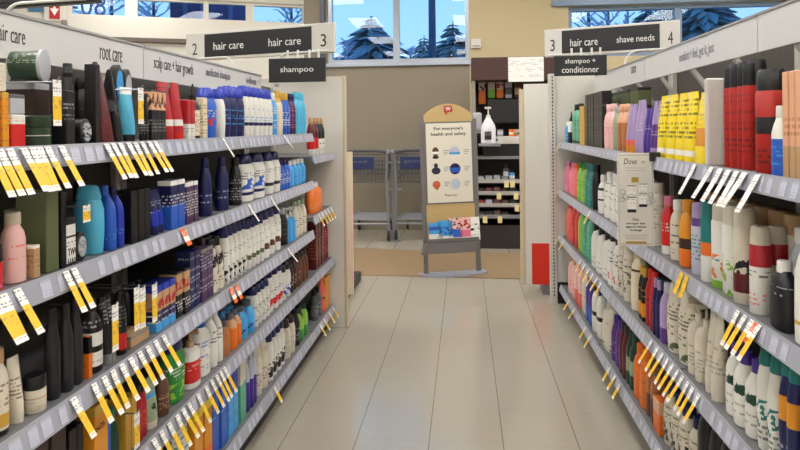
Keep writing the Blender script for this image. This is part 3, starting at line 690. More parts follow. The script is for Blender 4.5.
# ---- left, fourth shelf
run('L4', 30, 66, 2, 432, 'box', .06, 'dbrown|0.3-0.5:gold', None, None, 'dark brown carton with gold band', .03)
run('L4', 68, 84, 2, 428, 'box', .05, 'black|0.4-0.6:gold', None, None, 'black carton with gold line', .03)
gb = run('L4', 92, 107, 1, 405, 'box', .05, 'amber|0.88-1:gold', None, None, 'yellow gel carton with black lettering', .02)
run('L4', 104, 110, 1, 412, 'box', .05, 'blue', None, None, 'plain blue carton')
run('L4', 110, 124, 1, 412, 'round', .06, 'forest', 'teal', None, 'dark teal round bottle')
run('L4', 125, 137, 2, 398, 'box', .05, 'gold|p0.3-0.8:amber', None, None, 'yellow gold carton')
run('L4', 138, 148, 2, 386, 'slim', .05, 'crimson|p0.2-0.6:orange', 'dbrown', None, 'reddish slim bottle')
run('L4', 149, 163, 1, 380, 'tube', .06, 'sage|P0.2-0.4:ink|0.55-0.65:sky', 'ivory', None, 'sage green tube', .018)
run('L4', 163, 172, 1, 372, 'round', .06, 'brown|p0.2-0.6:tan', 'brown', None, 'brown round bottle')
run('L4', 173, 190, 1, 338, 'wide', .06, 'green|P0.1-0.4:lime|p0.45-0.7:white', 'navy', None, 'green shampoo bottle')
run('L4', 191, 203, 1, 331, 'pump', .06, 'white', 'tan', 'red|p0.6-0.9:white', 'white bottle with red label')
run('L4', 203, 214, 1, 318, 'bottle', .065, 'white|p0.4-0.7:blue|p0.1-0.4:grey', 'blue', None, 'white bottle with blue cap')
run('L4', 214, 225, 2, 311, 'bottle', .065, 'white|p0.5-0.8:ink', 'white', None, 'all white bottle')
run('L4', 225, 233, 1, 322, 'bottle', .06, 'copper', 'steel', None, 'brown bottle with grey cap')
run('L4', 233, 243, 2, 312, 'bottle', .06, 'peach|0.0-0.7:orange', 'steel', None, 'orange bottle with grey cap')
run('L4', 243, 256, 2, 304, 'bottle', .07, 'sky|P0.2-0.35:navy', 'steel', None, 'bright blue bottle with grey cap', deep=2)
run('L4', 256, 271, 4, 283, 'wide', .065, 'white|p0.15-0.7:ink', 'navy', None, 'white conditioner bottle with navy cap')
run('L4', 271, 284, 3, 266, 'wide', .065, 'white|P0.15-0.4:red|p0.5-0.7:ink', 'navy', None, 'white bottle with red mark')
run('L4', 284, 292, 2, 264, 'wide', .06, 'white|P0.1-0.6:royal', 'ink', None, 'white bottle with blue swirl')
run('L4', 292, 301, 3, 258, 'slim', .055, 'dbrown|p0.2-0.6:cream', 'black', None, 'dark brown slim bottle')
run('L4', 301, 312, 4, 250, 'slim', .055, 'brown|p0.3-0.6:crimson', 'dbrown', None, 'reddish brown slim bottle')
# ---- left, bottom shelf
run('L5', 178, 192, 1, 408, 'pouch', .05, 'white|p0.2-0.8:teal', 'white', None, 'white and teal pouch')
run('L5', 193, 211, 2, 400, 'box', .05, 'amber|0.0-0.3:orange|0.8-1:yellow', None, None, 'yellow and orange carton')
run('L5', 212, 226, 2, 384, 'box', .055, 'blue|p0.5-0.7:sky', None, None, 'mid blue carton')
run('L5', 227, 238, 2, 368, 'box', .055, 'royal|0.0-0.6:sky|p0.2-0.6:blue', None, None, 'two tone blue carton')
run('L5', 239, 246, 2, 360, 'box', .05, 'ivory|0.0-0.6:mint', None, None, 'white and green carton')
run('L5', 247, 257, 3, 352, 'slim', .05, 'violet|0.6-1:lav', 'silver', None, 'violet slim bottle')
run('L5', 258, 270, 2, 344, 'wide', .07, 'ivory|p0.1-0.6:brown', 'ivory', None, 'ivory bottle with small print')
run('L5', 270, 286, 4, 326, 'wide', .065, 'white|P0.1-0.5:ink', 'navy', None, 'white bottle with bold print')
run('L5', 287, 296, 2, 318, 'wide', .065, 'ivory|p0.2-0.6:grey', 'dbrown', None, 'cream bottle with brown cap')
run('L5', 297, 305, 2, 308, 'slim', .06, 'ink|p0.2-0.6:silver', 'black', None, 'black slim bottle')
run('L5', 305, 313, 2, 302, 'bottle', .06, 'lime|0.0-0.4:green', 'forest', None, 'lime green bottle')
# ---- left end bay
run('LE1', 314, 321, 2, 118, 'slim', .05, 'red|0.55-1:maroon|0.0-0.2:white', 'tan', None, 'red small bottle')
run('LE1', 321, 327, 2, 118, 'slim', .05, 'white|p0.1-0.5:ink|0.5-1:ink', 'tan', None, 'white small bottle with black top')
run('LE2', 314, 327, 1, 182, 'bottle', .075, 'orange|p0.2-0.5:peach', 'white', None, 'orange bottle with white cap')
run('LE3', 316, 324, 3, 216, 'box', .05, 'maroon|p0.2-0.8:copper', None, None, 'maroon carton')
run('LE3', 324, 332, 3, 213, 'slim', .05, 'wine|p0.2-0.8:coral', 'dbrown', None, 'wine red slim bottle')
run('LE4', 316, 323, 2, 290, 'slim', .05, 'steel|p0.2-0.6:silver', 'ink', None, 'grey slim bottle')
run('LE4', 323, 328, 1, 276, 'bottle', .06, 'coral|P0.3-0.5:brown', 'coral', None, 'coral pink bottle')
run('LE4', 328, 333, 2, 274, 'box', .05, 'amber', None, None, 'amber yellow carton')
# ---- right, top shelf
run('R1', 561, 566, 1, 122, 'slim', .05, 'sky|p0.2-0.6:white', 'white', None, 'pale blue small bottle')
run('R1', 566, 571, 1, 112, 'dropper', .05, 'white|0.0-0.5:ink', 'ink', None, 'white bottle with black nozzle')
run('R1', 571, 580, 2, 104, 'bottle', .055, 'mint|p0.3-0.7:forest|0.05-0.1:ink', 'ink', None, 'green bottle with black cap')
run('R1', 580, 585, 1, 106, 'box', .05, 'gold', None, None, 'gold slim carton')
run('R1', 585, 603, 6, 93, 'box', .05, 'black|p0.2-0.8:steel', None, None, 'black tall carton with grey print')
run('R1', 603, 611, 2, 104, 'bottle', .055, 'blush|p0.3-0.6:pink', 'blush', None, 'blush pink bottle')
run('R1', 611, 616, 1, 106, 'bottle', .05, 'sage', 'silver', None, 'grey green bottle')
run('R1', 616, 624, 2, 104, 'bottle', .055, 'copper|0.7-1:peach', 'peach', None, 'copper bottle')
run('R1', 592, 640, 6, 92, 'box', .06, 'black|0.3-0.7:ink|0.72-0.95:olive', None, None, 'black and green carton at the back', .13)
run('R1', 624, 632, 2, 104, 'tube', .055, 'lilac|0.0-0.14:coral', 'amber', None, 'lilac tube with amber cap')
run('R1', 632, 640, 2, 100, 'tube', .055, 'lilac|p0.3-0.7:lav', 'lilac', None, 'light lilac tube')
run('R1', 640, 648, 2, 108, 'tube', .05, 'violet|p0.3-0.6:lilac', 'violet', None, 'deep violet tube')
run('R1', 648, 655, 2, 101, 'tube', .055, 'purple|0.5-1:lilac|p0.2-0.4:lav', 'lilac', None, 'purple and lilac tube')
run('R1', 655, 690, 4, 94, 'pouch', .05, 'yellow|p0.25-0.92:ink|0.08-0.16:paper', None, None, 'yellow pouch with black print')
run('R1', 662, 684, 2, 94, 'pouch', .045, 'white|p0.3-0.8:gold', None, None, 'white pouch behind the yellow ones', .09)
run('R1', 690, 703, 1, 92, 'pouch', .06, 'yellow|0.25-0.5:amber|p0.5-0.9:gold', None, None, 'yellow tilted pouch with blue drop', .012)
run('R1', 704, 709, 1, 98, 'can', .035, 'silver', 'white', None, 'slim silver can', .02)
run('R1', 721, 746, 4, 66, 'can', .05, 'redcan|p0.2-0.9:maroon', 'black', None, 'tall red spray can with black cap', .04)
run('R1', 722, 752, 3, 62, 'can', .055, 'maroon', 'black', None, 'rear dark red spray can', .105)
run('R1', 748, 766, 1, 69, 'can', .065, 'redcan|0.48-0.68:ink|p0.1-0.3:maroon', 'black', None, 'wide red spray can with black label', .012)
run('R1', 766, 779, 1, 106, 'slim', .045, 'blue|0.62-1:white|p0.2-0.5:sky', 'white', None, 'blue bottle with white top', .012)
run('R1', 781, 862, 11, 66, 'box', .05, 'peach|0.0-0.3:tan|p0.4-0.6:copper', None, None, 'peach copper carton')
# ---- right, second shelf
run('R2', 561, 570, 2, 162, 'bottle', .06, 'pink|p0.2-0.6:crimson', 'pink', None, 'pink bottle')
run('R2', 570, 575, 1, 164, 'bottle', .06, 'coral|0.85-1:orange', 'orange', None, 'coral bottle')
run('R2', 575, 583, 2, 163, 'bottle', .06, 'lime|p0.2-0.7:green', 'green', None, 'bright green bottle')
run('R2', 583, 590, 2, 164, 'bottle', .06, 'teal|p0.2-0.7:mint', 'teal', None, 'teal bottle')
run('R2', 590, 594, 1, 165, 'slim', .06, 'ink', 'black', None, 'black narrow bottle')
run('R2', 594, 602, 1, 175, 'round', .075, 'white|0.4-0.45:ink|0.7-0.78:ink', 'white', None, 'white bottle with black rings')
run('R2', 602, 626, 4, 175, 'bottle', .07, 'white|p0.5-0.9:brown|P0.15-0.45:tan', 'white', None, 'white bottle with brown print', deep=2)
run('R2', 626, 655, 4, 180, 'bottle', .065, 'ivory|p0.3-0.8:grey', 'ivory', None, 'ivory bottle behind the hanging sign', .04)
run('R2', 655, 664, 1, 196, 'round', .055, 'red|0.0-0.18:white|p0.4-0.7:white', 'pink', None, 'red bottle with white foot')
run('R2', 664, 673, 1, 200, 'round', .06, 'ivory|p0.1-0.8:ink', 'white', None, 'white bottle with dark text')
run('R2', 673, 684, 1, 200, 'round', .06, 'amber|0.0-0.3:orange|0.32-0.5:dbrown', 'amber', None, 'amber orange bottle')
run('R2', 684, 696, 1, 203, 'can', .06, 'lav|0.85-1:purple|p0.2-0.8:teal', 'lilac', None, 'grey dry shampoo can with lilac cap')
run('R2', 697, 704, 1, 200, 'can', .05, 'teal|0.4-0.6:orange|0.0-0.4:white', 'teal', None, 'teal can with orange stripe')
run('R2', 704, 716, 1, 203, 'can', .07, 'white|P0.15-0.5:orange|p0.3-0.6:teal|0.0-0.12:lime', 'ivory', None, 'white can with orange flower')
run('R2', 716, 728, 1, 206, 'can', .07, 'white|P0.0-0.5:lime|p0.5-0.6:forest', 'ivory', None, 'white can with green leaves')
run('R2', 728, 739, 1, 208, 'can', .065, 'ivory|0.15-0.4:maroon|P0.4-0.6:ink', 'ivory', None, 'white can with maroon picture')
run('R2', 700, 790, 7, 204, 'can', .065, 'gold|0.6-1:ivory', 'tan', None, 'pale rear can with tan cap', .115)
run('R2', 740, 756, 1, 226, 'can', .05, 'white|0.68-1:crimson|p0.05-0.3:coral|p0.4-0.62:ink', 'ivory', None, 'white and magenta can', .018)
run('R2', 758, 772, 1, 226, 'can', .05, 'white|0.68-1:crimson|p0.4-0.62:grey', 'ivory', None, 'second white and magenta can', .075)
run('R2', 760, 781, 1, 260, 'bottle', .05, 'ink|p0.6-0.75:silver', 'white', None, 'short black bottle with white cap', .014)
LSb = run('R2', 784, 802, 1, 228, 'slim', .06, 'white|P0.34-0.4:ink|0.2-0.24:gold', 'white', None, 'tall white bottle near the right edge', .012)
run('R2', 778, 796, 1, 228, 'slim', .06, 'silver|p0.4-0.45:ink', 'white', None, 'tall grey white bottle behind it', .085)
run('R2', 806, 868, 3, 226, 'slim', .06, 'white|P0.34-0.4:ink|0.2-0.24:gold', 'white', None, 'tall white bottle in the nearest group', .02)
# ---- right, third shelf
run('R3', 563, 569, 1, 203, 'bottle', .06, 'coral|p0.2-0.6:red', 'coral', None, 'coral pink bottle')
run('R3', 569, 576, 2, 204, 'bottle', .06, 'red|p0.2-0.6:coral', 'coral', None, 'red coral bottle')
run('R3', 576, 580, 1, 207, 'bottle', .06, 'lime', 'green', None, 'lime bottle')
run('R3', 580, 588, 2, 211, 'bottle', .06, 'mint|p0.2-0.7:teal', 'teal', None, 'mint green bottle')
run('R3', 588, 605, 3, 228, 'bottle', .065, 'white|p0.1-0.3:ink', 'ink', None, 'white bottle with black cap')
run('R3', 605, 614, 2, 234, 'bottle', .065, 'white|P0.15-0.3:red|p0.5-0.8:ink', 'ink', None, 'white bottle with red seal')
run('R3', 614, 624, 2, 240, 'wide', .075, 'ivory|P0.2-0.6:olive|p0.6-0.9:ink', 'ivory', None, 'cream bottle with olive shape')
run('R3', 624, 635, 1, 246, 'round', .075, 'cream|0.72-0.76:brown', 'cream', None, 'plain cream round bottle')
run('R3', 635, 641, 2, 266, 'slim', .06, 'ink|0.1-0.4:amber|p0.5-0.8:gold', 'gold', None, 'black and gold bottle')
run('R3', 641, 650, 2, 270, 'slim', .065, 'crimson|p0.2-0.7:maroon', 'red', None, 'dark red bottle')
run('R3', 650, 656, 2, 278, 'slim', .06, 'navy|p0.2-0.7:plum', 'lilac', None, 'navy plum bottle')
run('R3', 656, 661, 1, 282, 'bottle', .06, 'lilac|0.0-0.3:purple', 'lav', None, 'lilac bottle')
run('R3', 661, 683, 2, 286, 'wide', .08, 'ivory|p0.3-0.9:ink|P0.05-0.25:olive', 'ivory', None, 'big ivory bottle with framed label')
run('R3', 683, 697, 2, 300, 'pump', .07, 'ivory|p0.2-0.6:grey', 'ivory', None, 'ivory pump bottle')
run('R3', 697, 712, 2, 312, 'tube', .06, 'ivory|p0.2-0.6:grey', 'ivory', None, 'ivory squeeze tube', .016)
run('R3', 712, 718, 1, 330, 'box', .05, 'purple|p0.3-0.6:lilac', None, None, 'purple small carton', .05)
run('R3', 718, 748, 3, 350, 'bottle', .065, 'white|p0.1-0.4:grey|P0.5-0.7:forest', 'violet', None, 'white bottle with violet cap')
run('R3', 749, 770, 2, 346, 'wide', .07, 'white|P0.3-0.6:teal|p0.1-0.3:forest', 'teal', None, 'white bottle with teal cap')
run('R3', 771, 790, 2, 352, 'wide', .06, 'navy|0.55-0.8:amber|p0.1-0.4:lav', 'teal', None, 'navy bottle with yellow tip')
run('R3', 791, 850, 4, 350, 'slim', .06, 'plum|0.5-0.7:wine|p0.1-0.4:lav', 'cream', None, 'plum bottle with cream cap')
# ---- right, bottom shelf
run('R4', 566, 572, 2, 256, 'bottle', .06, 'blush|p0.2-0.6:coral', 'tan', None, 'dusty pink bottle')
run('R4', 572, 578, 2, 262, 'bottle', .06, 'coral|0.4-1:blush', 'blush', None, 'two tone pink bottle')
run('R4', 578, 583, 1, 268, 'bottle', .06, 'ivory|p0.2-0.6:tan', 'ivory', None, 'ivory small bottle')
run('R4', 583, 589, 2, 274, 'bottle', .06, 'violet|0.0-0.4:blue', 'purple', None, 'violet blue bottle')
run('R4', 589, 597, 2, 284, 'bottle', .06, 'white|0.4-0.5:ink', 'ink', None, 'white bottle with black band')
run('R4', 597, 607, 1, 300, 'bottle', .09, 'ivory|P0.05-0.2:olive|P0.6-0.7:ink', 'ivory', None, 'big pale bottle with olive mark')
run('R4', 607, 615, 2, 316, 'slim', .06, 'purple|p0.2-0.6:lilac', 'violet', None, 'purple slim bottle')
run('R4', 615, 622, 2, 322, 'slim', .06, 'maroon|p0.2-0.6:wine', 'dbrown', None, 'maroon slim bottle')
run('R4', 622, 629, 2, 330, 'bottle', .06, 'forest|0.3-0.6:sage', 'forest', None, 'dark green bottle')
run('R4', 629, 641, 2, 345, 'bottle', .07, 'orange|p0.2-0.6:copper', 'orange', None, 'orange bottle')
run('R4', 641, 650, 2, 362, 'bottle', .06, 'copper|0.0-0.5:brown', 'brown', None, 'copper brown bottle')
run('R4', 650, 657, 1, 396, 'box', .05, 'orange|0.6-1:peach', None, None, 'short orange carton')
run('R4', 657, 690, 4, 398, 'bottle', .07, 'ivory|P0.1-0.5:ink|p0.5-0.8:olive', 'navy', None, 'ivory bottle with navy cap', deep=2)
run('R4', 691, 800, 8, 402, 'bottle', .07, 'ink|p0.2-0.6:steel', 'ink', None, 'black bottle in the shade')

# words that can be read on nearby packs
def pack_text(body, sh, px, py, wpx, hpx, mat, unit_label, out=.0008, set_=.022, rot=0):
    s = S[sh[0]]; X = XLIP[sh[0]] - s * set_ + s * out
    p = onX(px, py, X); a = onX(px - wpx / 2, py, X); b = onX(px + wpx / 2, py, X); hh = onX(px, py - hpx / 2, X).z - onX(px, py + hpx / 2, X).z
    r = next(o for o in COL.objects if o.get('label') == unit_label)
    X2 = r.matrix_basis.translation.x
    o = text(body, abs(a.y - b.y), hh, mat, None, (X, p.y, p.z), (0, s, 0), (0, 0, 1), 'lettering', .0008)
    o.parent = r; bpy.context.view_layer.update(); o.matrix_parent_inverse = r.matrix_world.inverted()
pack_text('got2b', 'L4', 99, 428, 12, 8, M_txtb, 'yellow gel carton with black lettering on the left fourth shelf', .004, .02)
for tw_, ty_ in (('TWO', 251), ('HAIR', 261)): pack_text(tw_, 'L2', 73, ty_, 10, 7, M_txtb, 'black and white text carton on the left second shelf', .004)

# the white divider between the yellow pouches and the red cans
dp = onX(716, 160, XLIP['R'] + .04)
tag(obj('shelf_divider', MB().box(-.028, .028, -.011, .011, 0, .255, .005), M_white, None, (XLIP['R'] + .04, dp.y, SHELVES['R1'] - .0054), 0), 'upright white divider between yellow pouches and red spray cans', 'divider')

# ------------------------------------------------------------------ hanging price tags
def strip_mesh(name, L, w, lean, curl, mat, th=.0008):
    m = MB(); n = 6; vs = []
    for i in range(n + 1):
        t = i / n; a = lean + curl * t
        x = math.sin(lean) * L * t + curl * L * t * t * .4; z = -math.cos(lean) * L * t
        vs.append((x, z))
    V = []; F = []
    for (x, z) in vs:
        V += [(x, -w / 2, z), (x, w / 2, z), (x + th, w / 2, z), (x + th, -w / 2, z)]
    for i in range(n):
        a = i * 4; b = a + 4
        for k in range(4): F.append((a + k, a + (k + 1) % 4, b + (k + 1) % 4, b + k))
    F += [(3, 2, 1, 0), (n * 4, n * 4 + 1, n * 4 + 2, n * 4 + 3)]
    return m.add(V, F).mesh(name, mat)
TAG = {'b': strip_mesh('price_tag', .10, .026, .52, .05, M_tagw), 'y': strip_mesh('price_tag', .097, .019, .50, 0, M_tag), 'w': strip_mesh('price_tag', .075, .014, .55, .18, M_tagw), 'o': strip_mesh('price_tag', .055, .03, .45, 0, M_tago),
       's': strip_mesh('price_tag', .075, .026, .5, 0, M_tag), 'g': strip_mesh('price_tag', .07, .03, .35, 0, M_tagy)}
TDESC = {'b': 'long white price tag', 'y': 'yellow and white price tag', 'w': 'curled white price tag', 'o': 'orange price tag', 's': 'short yellow price tag', 'g': 'bright yellow price tag'}
def tags(sh, pxs, kind='y'):
    side = sh[0]; s = S[side]; z = SHELVES[sh]; X = XLIP[side] + s * .004
    pxs = sorted(pxs, reverse=(side == 'R')) if side == 'R' else sorted(pxs)
    last = -9
    for i, px in enumerate(pxs):
        y = onX(px, 150, X).y
        lbl = f'{TDESC[kind]}, {ORD[i]} from camera along the {SHNAME[sh]} edge'
        t = tag(link('price_tag', TAG[kind], None, (X, y, z - .003), 0 if s > 0 else PI), lbl, 'price tag', 'price tags hanging from the shelf edges')
        t.rotation_euler.x = random.uniform(-.05, .05); t.rotation_euler.y = random.uniform(-.05, .05)
tags('L1', [-10, -1, 9, 23, 32, 39, 47, 61, 106, 113, 120, 128, 135, 142, 149, 155])
tags('L1', [223, 284], 'w')
tags('L2', [-8, 1, 15, 64, 72])
tags('L2', [181], 'o'); tags('L2', [248, 270], 'w')
tags('L3', [70, 91, 101, 110, 119, 128, 137, 145, 153, 161])
tags('L3', [229, 234], 'o'); tags('L3', [287], 'w')
tags('L4', [150, 158, 166, 174, 180, 186, 195, 203, 209, 214, 218, 222])
tags('L5', [272, 318, 322, 327, 331], 's')
tags('LE2', [318, 321, 324, 327, 330], 's')
tags('R1', [695, 712, 721, 729, 737, 745, 758], 'b')
tags('R1', [561], 's')
tags('R2', [559, 590], 's'); tags('R2', [686, 681], 'g'); tags('R2', [737, 744, 751, 758]); tags('R2', [755], 'o')
tags('R3', [559, 563, 580, 584, 588, 592, 596, 600], 's'); tags('R3', [650, 656, 661, 666, 671, 676, 681, 686, 691, 697])
tags('R4', [568, 573, 584, 589, 608, 613, 618, 657], 's')
# upright tags on pegs between the products
def peg_tag(sh, px, ytop, ybot, label, set_=.03):
    s = S[sh[0]]; X = XLIP[sh[0]] - s * set_; a = onX(px, ytop, X); b = onX(px, ybot, X)
    t = thing('peg_tag', label, 'price tag', (X, a.y, a.z))
    L = a.z - b.z
    obj('tag_card', MB().box(-.0005, .0005, -.013, .013, -L, 0), M_tag, t, (.016 * s, 0, 0))
    obj('peg_hook', MB().tube([(-.16 * s, 0, -.004), (.014 * s, 0, -.004), (.022 * s, 0, .006)], .002, 6), M_steel, t)
peg_tag('L1', 50, 80, 126, 'yellow and white tag on a peg beside the olive tin', .012)
peg_tag('L1', 135, 88, 124, 'yellow tag on a peg beside the light blue tube', .012)
peg_tag('L2', 80, 205, 222, 'small white tag on a peg above the round compact', .012)
peg_tag('L3', 109, 304, 351, 'long yellow tag on a peg beside the white labelled bottle', .012)
peg_tag('L3', 131, 287, 330, 'first yellow tag on a peg over the flat tan carton', .012)
peg_tag('L3', 137, 287, 328, 'second yellow tag on a peg over the flat tan carton', .012)
peg_tag('L3', 149, 284, 322, 'yellow tag on a peg left of blue dye cartons', .012)
peg_tag('L4', 131, 412, 448, 'yellow tag on a peg among the gold cartons', .012)

# ------------------------------------------------------------------ hanging product sign on the right
pt, pb = onX(655, 153, .69), onX(655, 246, .69)
dep = pt.y
sL, sR = onY(617.5, 200, dep).x, .685
zt_, zb_ = onY(636, 153, dep).z, onY(636, 246, dep).z
wS = sR - sL; hS = zt_ - zb_
fs = thing('shelf_sign', 'white hair care advert sign clamped to the right top shelf edge', 'sign', ((sL + sR) / 2, dep, zb_))
obj('sign_board', MB().box(-wS / 2, wS / 2, 0, .004, 0, hS, .001), flat('sign_ivory', (218, 214, 204), .4), fs)
obj('border_line', MB().box(-wS * .46, -wS * .455, -.0006, .0002, hS * .02, hS * .98).box(wS * .455, wS * .46, -.0006, .0002, hS * .02, hS * .98).box(-wS * .455, wS * .455, -.0006, .0002, hS * .975, hS * .98).box(-wS * .455, wS * .455, -.0006, .0002, hS * .02, hS * .025), M_txtg, fs)
text('Dove', wS * .36, hS * .062, M_txtb, fs, (-wS * .14, 0, hS * .91), (1, 0, 0), (0, 0, 1), shear=.25)
text('hair', wS * .12, hS * .03, M_txtg, fs, (wS * .22, 0, hS * .905), (1, 0, 0), (0, 0, 1), shear=.3)
text('10x', wS * .17, hS * .03, M_txtb, fs, (0, 0, hS * .285), (1, 0, 0), (0, 0, 1))
text('stronger hair\nagainst future\nbreakage', wS * .56, hS * .10, M_txtb, fs, (0, 0, hS * .205), (1, 0, 0), (0, 0, 1), bold=.01)
for a_, z_ in ((.3, .838), (.28, .81), (.36, .115), (.3, .095), (.3, .075)): obj('fine_print', MB().box(-wS * a_, wS * a_, -.0005, .0002, hS * z_, hS * (z_ + .003)), M_txtg, fs)
obj('gold_stripe', MB().box(-wS * .28, wS * .28, -.001, .0002, hS * .028, hS * .05), flat('sign_gold', (176, 146, 62), .4), fs)
obj('gold_emblem', MB().box(-wS * .11, wS * .08, -.001, .0002, hS * .685, hS * .74), flat('sign_gold', (176, 146, 62), .4), fs)
for cx, cw, c0, c1 in ((-.11, .24, .36, .65), (.2, .22, .42, .67)):
    bx = obj('pictured_bottle', MB().box((cx - cw / 2) * wS, (cx + cw / 2) * wS, -.001, .0002, hS * c0, hS * c1), pack('paper|0.0-0.12:ink|0.97-1:ink|p0.3-0.9:grey|0.55-0.58:ink'), fs)
for i, (cx, cz) in enumerate(((-.36, .58), (-.28, .53), (-.38, .5), (.4, .55), (.46, .49), (.36, .47))):
    obj('circle_mark', MB().tube([((cx + .07 * math.cos(a * PI / 8)) * wS, -.001, cz * hS + .07 * wS * math.sin(a * PI / 8)) for a in range(17)], .0008, 4), M_txtg, fs)
obj('clamp', MB().box(wS / 2 - .016, wS / 2 + .022, -.012, .016, hS - .03, hS + .003, .003), M_black, fs)

# ------------------------------------------------------------------ aisle signs over the gondolas
def aisle_sign(PL, PR, z0, z1, n1, t1, t2, n2, label, rods, hb, floor_z):
    R = (PR - PL); Ln = R.length; R.normalize(); N = R.cross(Vector((0, 0, 1)))
    C = (PL + PR) / 2; a = math.atan2(R.y, R.x)
    t = thing('aisle_sign', label, 'sign', (C.x, C.y, z0), a); h = z1 - z0
    obj('sign_frame', MB().box(-Ln / 2, Ln / 2, 0, .03, 0, h, .004), flat('sign_frame_white', (208, 205, 198), .4), t)
    obj('black_panel', MB().box(-Ln * .362, Ln * .362, -.003, .001, h * .10, h * .92, .001), M_black, t)
    for body, cx, w, hh, m in ((n1, -.435, .035, .42, M_txtb), (n2, .435, .035, .42, M_txtb), (t1, -.19, .21, .27, M_txtw), (t2, .19, .21 if t2 == 'hair care' else .27, .27, M_txtw)):
        if body: text(body, Ln * w, h * hh * (.8 if body == 'shave needs' else 1), m, t, (cx * Ln, (-.0035 if m is M_txtw else -.0003), h * (.42 if m is M_txtb else .47)), (1, 0, 0), (0, 0, 1))
    for s_ in (-1, 1):
        pts = [(s_ * Ln * .47, -.012, h * .06), (s_ * Ln * .22, -.012, h * .06)]
        for k in range(1, 7):
            an = k / 6 * PI / 2; pts.append((s_ * (Ln * .22 - .085 * math.sin(an)), -.012, h * .06 - .085 * (1 - math.cos(an))))
        pts.append((s_ * (Ln * .22 - .087), -.012, floor_z - z0))
        obj('support_rod', MB().tube(pts, .0055, 8), M_rod, t)
    return t
def at_depth(px, py, d):
    v = ray(px, py); return Vector((v.x * d, v.y * d, H + v.z * d))
L1_, L2_ = at_depth(186, 45, 3.95), at_depth(334, 38, 3.56)
z0s, z1s = 1.757, 1.937
aisle_sign(L1_, L2_, z0s, z1s, '2', 'hair care', 'hair care', '3', 'black and white aisle sign numbered two and three over left shelving', None, None, 1.60)
R1_, R2_ = at_depth(544.5, 45, 3.94), at_depth(680, 37, 3.60)
aisle_sign(R1_, R2_, z0s, z1s, '3', 'hair care', 'shave needs', '4', 'black and white aisle sign numbered three and four over right shelving', None, None, 1.66)
N1, N2 = Vector((-2.35, 2.10, 0)), Vector((-1.27, 1.97, 0))
aisle_sign(N1, N2, 1.757, 1.937, '', '', '', '', 'dark aisle sign overhead at the top left corner', None, None, 1.60)
for o in COL.objects:
    if o.get('label', '').startswith('dark aisle sign'):
        for c in o.children:
            if c.name.startswith('sign_frame'): c.data.materials[0] = M_black
def small_sign(px0, px1, py0, py1, d, body, label, wf, hf):
    a = at_depth(px0, (py0 + py1) / 2, d); b = at_depth(px1, (py0 + py1) / 2, d * .985); c = (a + b) / 2; w = (b - a).length; hh = (py1 - py0) / FPX * d
    t = thing('category_sign', label, 'sign', (c.x, c.y, c.z - hh / 2), math.atan2((b - a).y, (b - a).x))
    obj('sign_panel', MB().box(-w / 2, w / 2, 0, .012, 0, hh, .004), M_black, t)
    text(body, w * wf, hh * hf, M_txtw, t, (0, -.0003, hh * .5), (1, 0, 0), (0, 0, 1), lines=.95)
    for xx in (-.18, .0, .2, .36):
        obj('clip', MB().box(xx * w, xx * w + .012, .003, .008, hh - .004, hh + .045), M_rod, t)
    return t
small_sign(268.5, 325.5, 58, 82, 3.42, 'shampoo', 'small black shampoo sign below the aisle two and three sign', .58, .30)
small_sign(554, 607, 55.5, 75.5, 3.60, 'shampoo +\nconditioner', 'small black shampoo and conditioner sign below the right aisle sign', .70, .70)

# ------------------------------------------------------------------ end-of-aisle displays
# left: narrow cream side board beyond the end panel, with coral packs in front of it
d1 = 4.25
a, b = at_depth(345, 152, d1), at_depth(351.5, 152, d1)
ec = thing('endcap_display', 'cream endcap display just beyond the left end panel', 'display', ((a.x + b.x) / 2 - .22, a.y + .3, 0))
xr = (b.x - ec.location.x)
obj('side_board', MB().box(xr - .045, xr, -.28, -.25, .12, a.z, .003), pack('cream|P0.1-0.75:blush', .5), ec)
obj('back_board', MB().box(-.3, xr - .05, -.24, -.21, 0.11, 1.1), M_panel, ec)
obj('base_deck', MB().box(-.3, xr - .10, -.24, .62, 0, .07), flat('endcap_base_dark', (52, 48, 46), .5), ec)
wp = at_depth(349, 205, 4.22)
# right: white wing board with red poster
d2 = 4.66
wa, wb = at_depth(520, 180, d2), at_depth(548, 180, d2)
wg = thing('wing_panel', 'tall white wing panel with red poster left of right end panel', 'panel', (wa.x, wa.y, 0), 0)
ww_ = wb.x - wa.x; zt2 = at_depth(533, 84, d2).z; zb2 = at_depth(530, 284, d2).z
obj('panel_board', MB().box(0.035, ww_ + .02, 0, .025, zb2, zt2, .003), M_panel, wg)
obj('edge_strip', MB().box(0, .034, -.004, .035, zb2, zt2 - .04, .004), flat('cream_trim', (206, 190, 160), .45), wg)
rp0, rp1 = at_depth(532.5, 243, d2).z, at_depth(532.5, 284, d2).z
obj('red_poster', MB().box(.085, ww_ + .004, -.004, .001, rp1, rp0, .001), flat('poster_red', (214, 44, 26), .45), wg)
obj('foot', MB().box(ww_ - .05, ww_ + .02, .002, .2, 0, zb2, .003), M_post, wg)

# ------------------------------------------------------------------ entry mat
m0 = onZ(360, 276, 0); m1 = onZ(540, 279, 0); mb0 = onZ(350, 249, 0)
mt = MB().add([], [])
pl_ = [(-1.7, m0.y + .06), (-1.2, m0.y + .03), (m1.x + .8, m1.y - .05), (2.6, m1.y), (2.6, mb0.y - .1), (.2, mb0.y - .12), (-.6, mb0.y - .05), (-1.7, mb0.y + .12)]
tag(obj('entry_mat', MB().prism(pl_, .0005, .006, 'z'), flat('mat_tan', (140, 116, 86), .75, noise=.08, nscale=14)), 'wide tan entry mat on the floor beyond the aisle', 'mat')

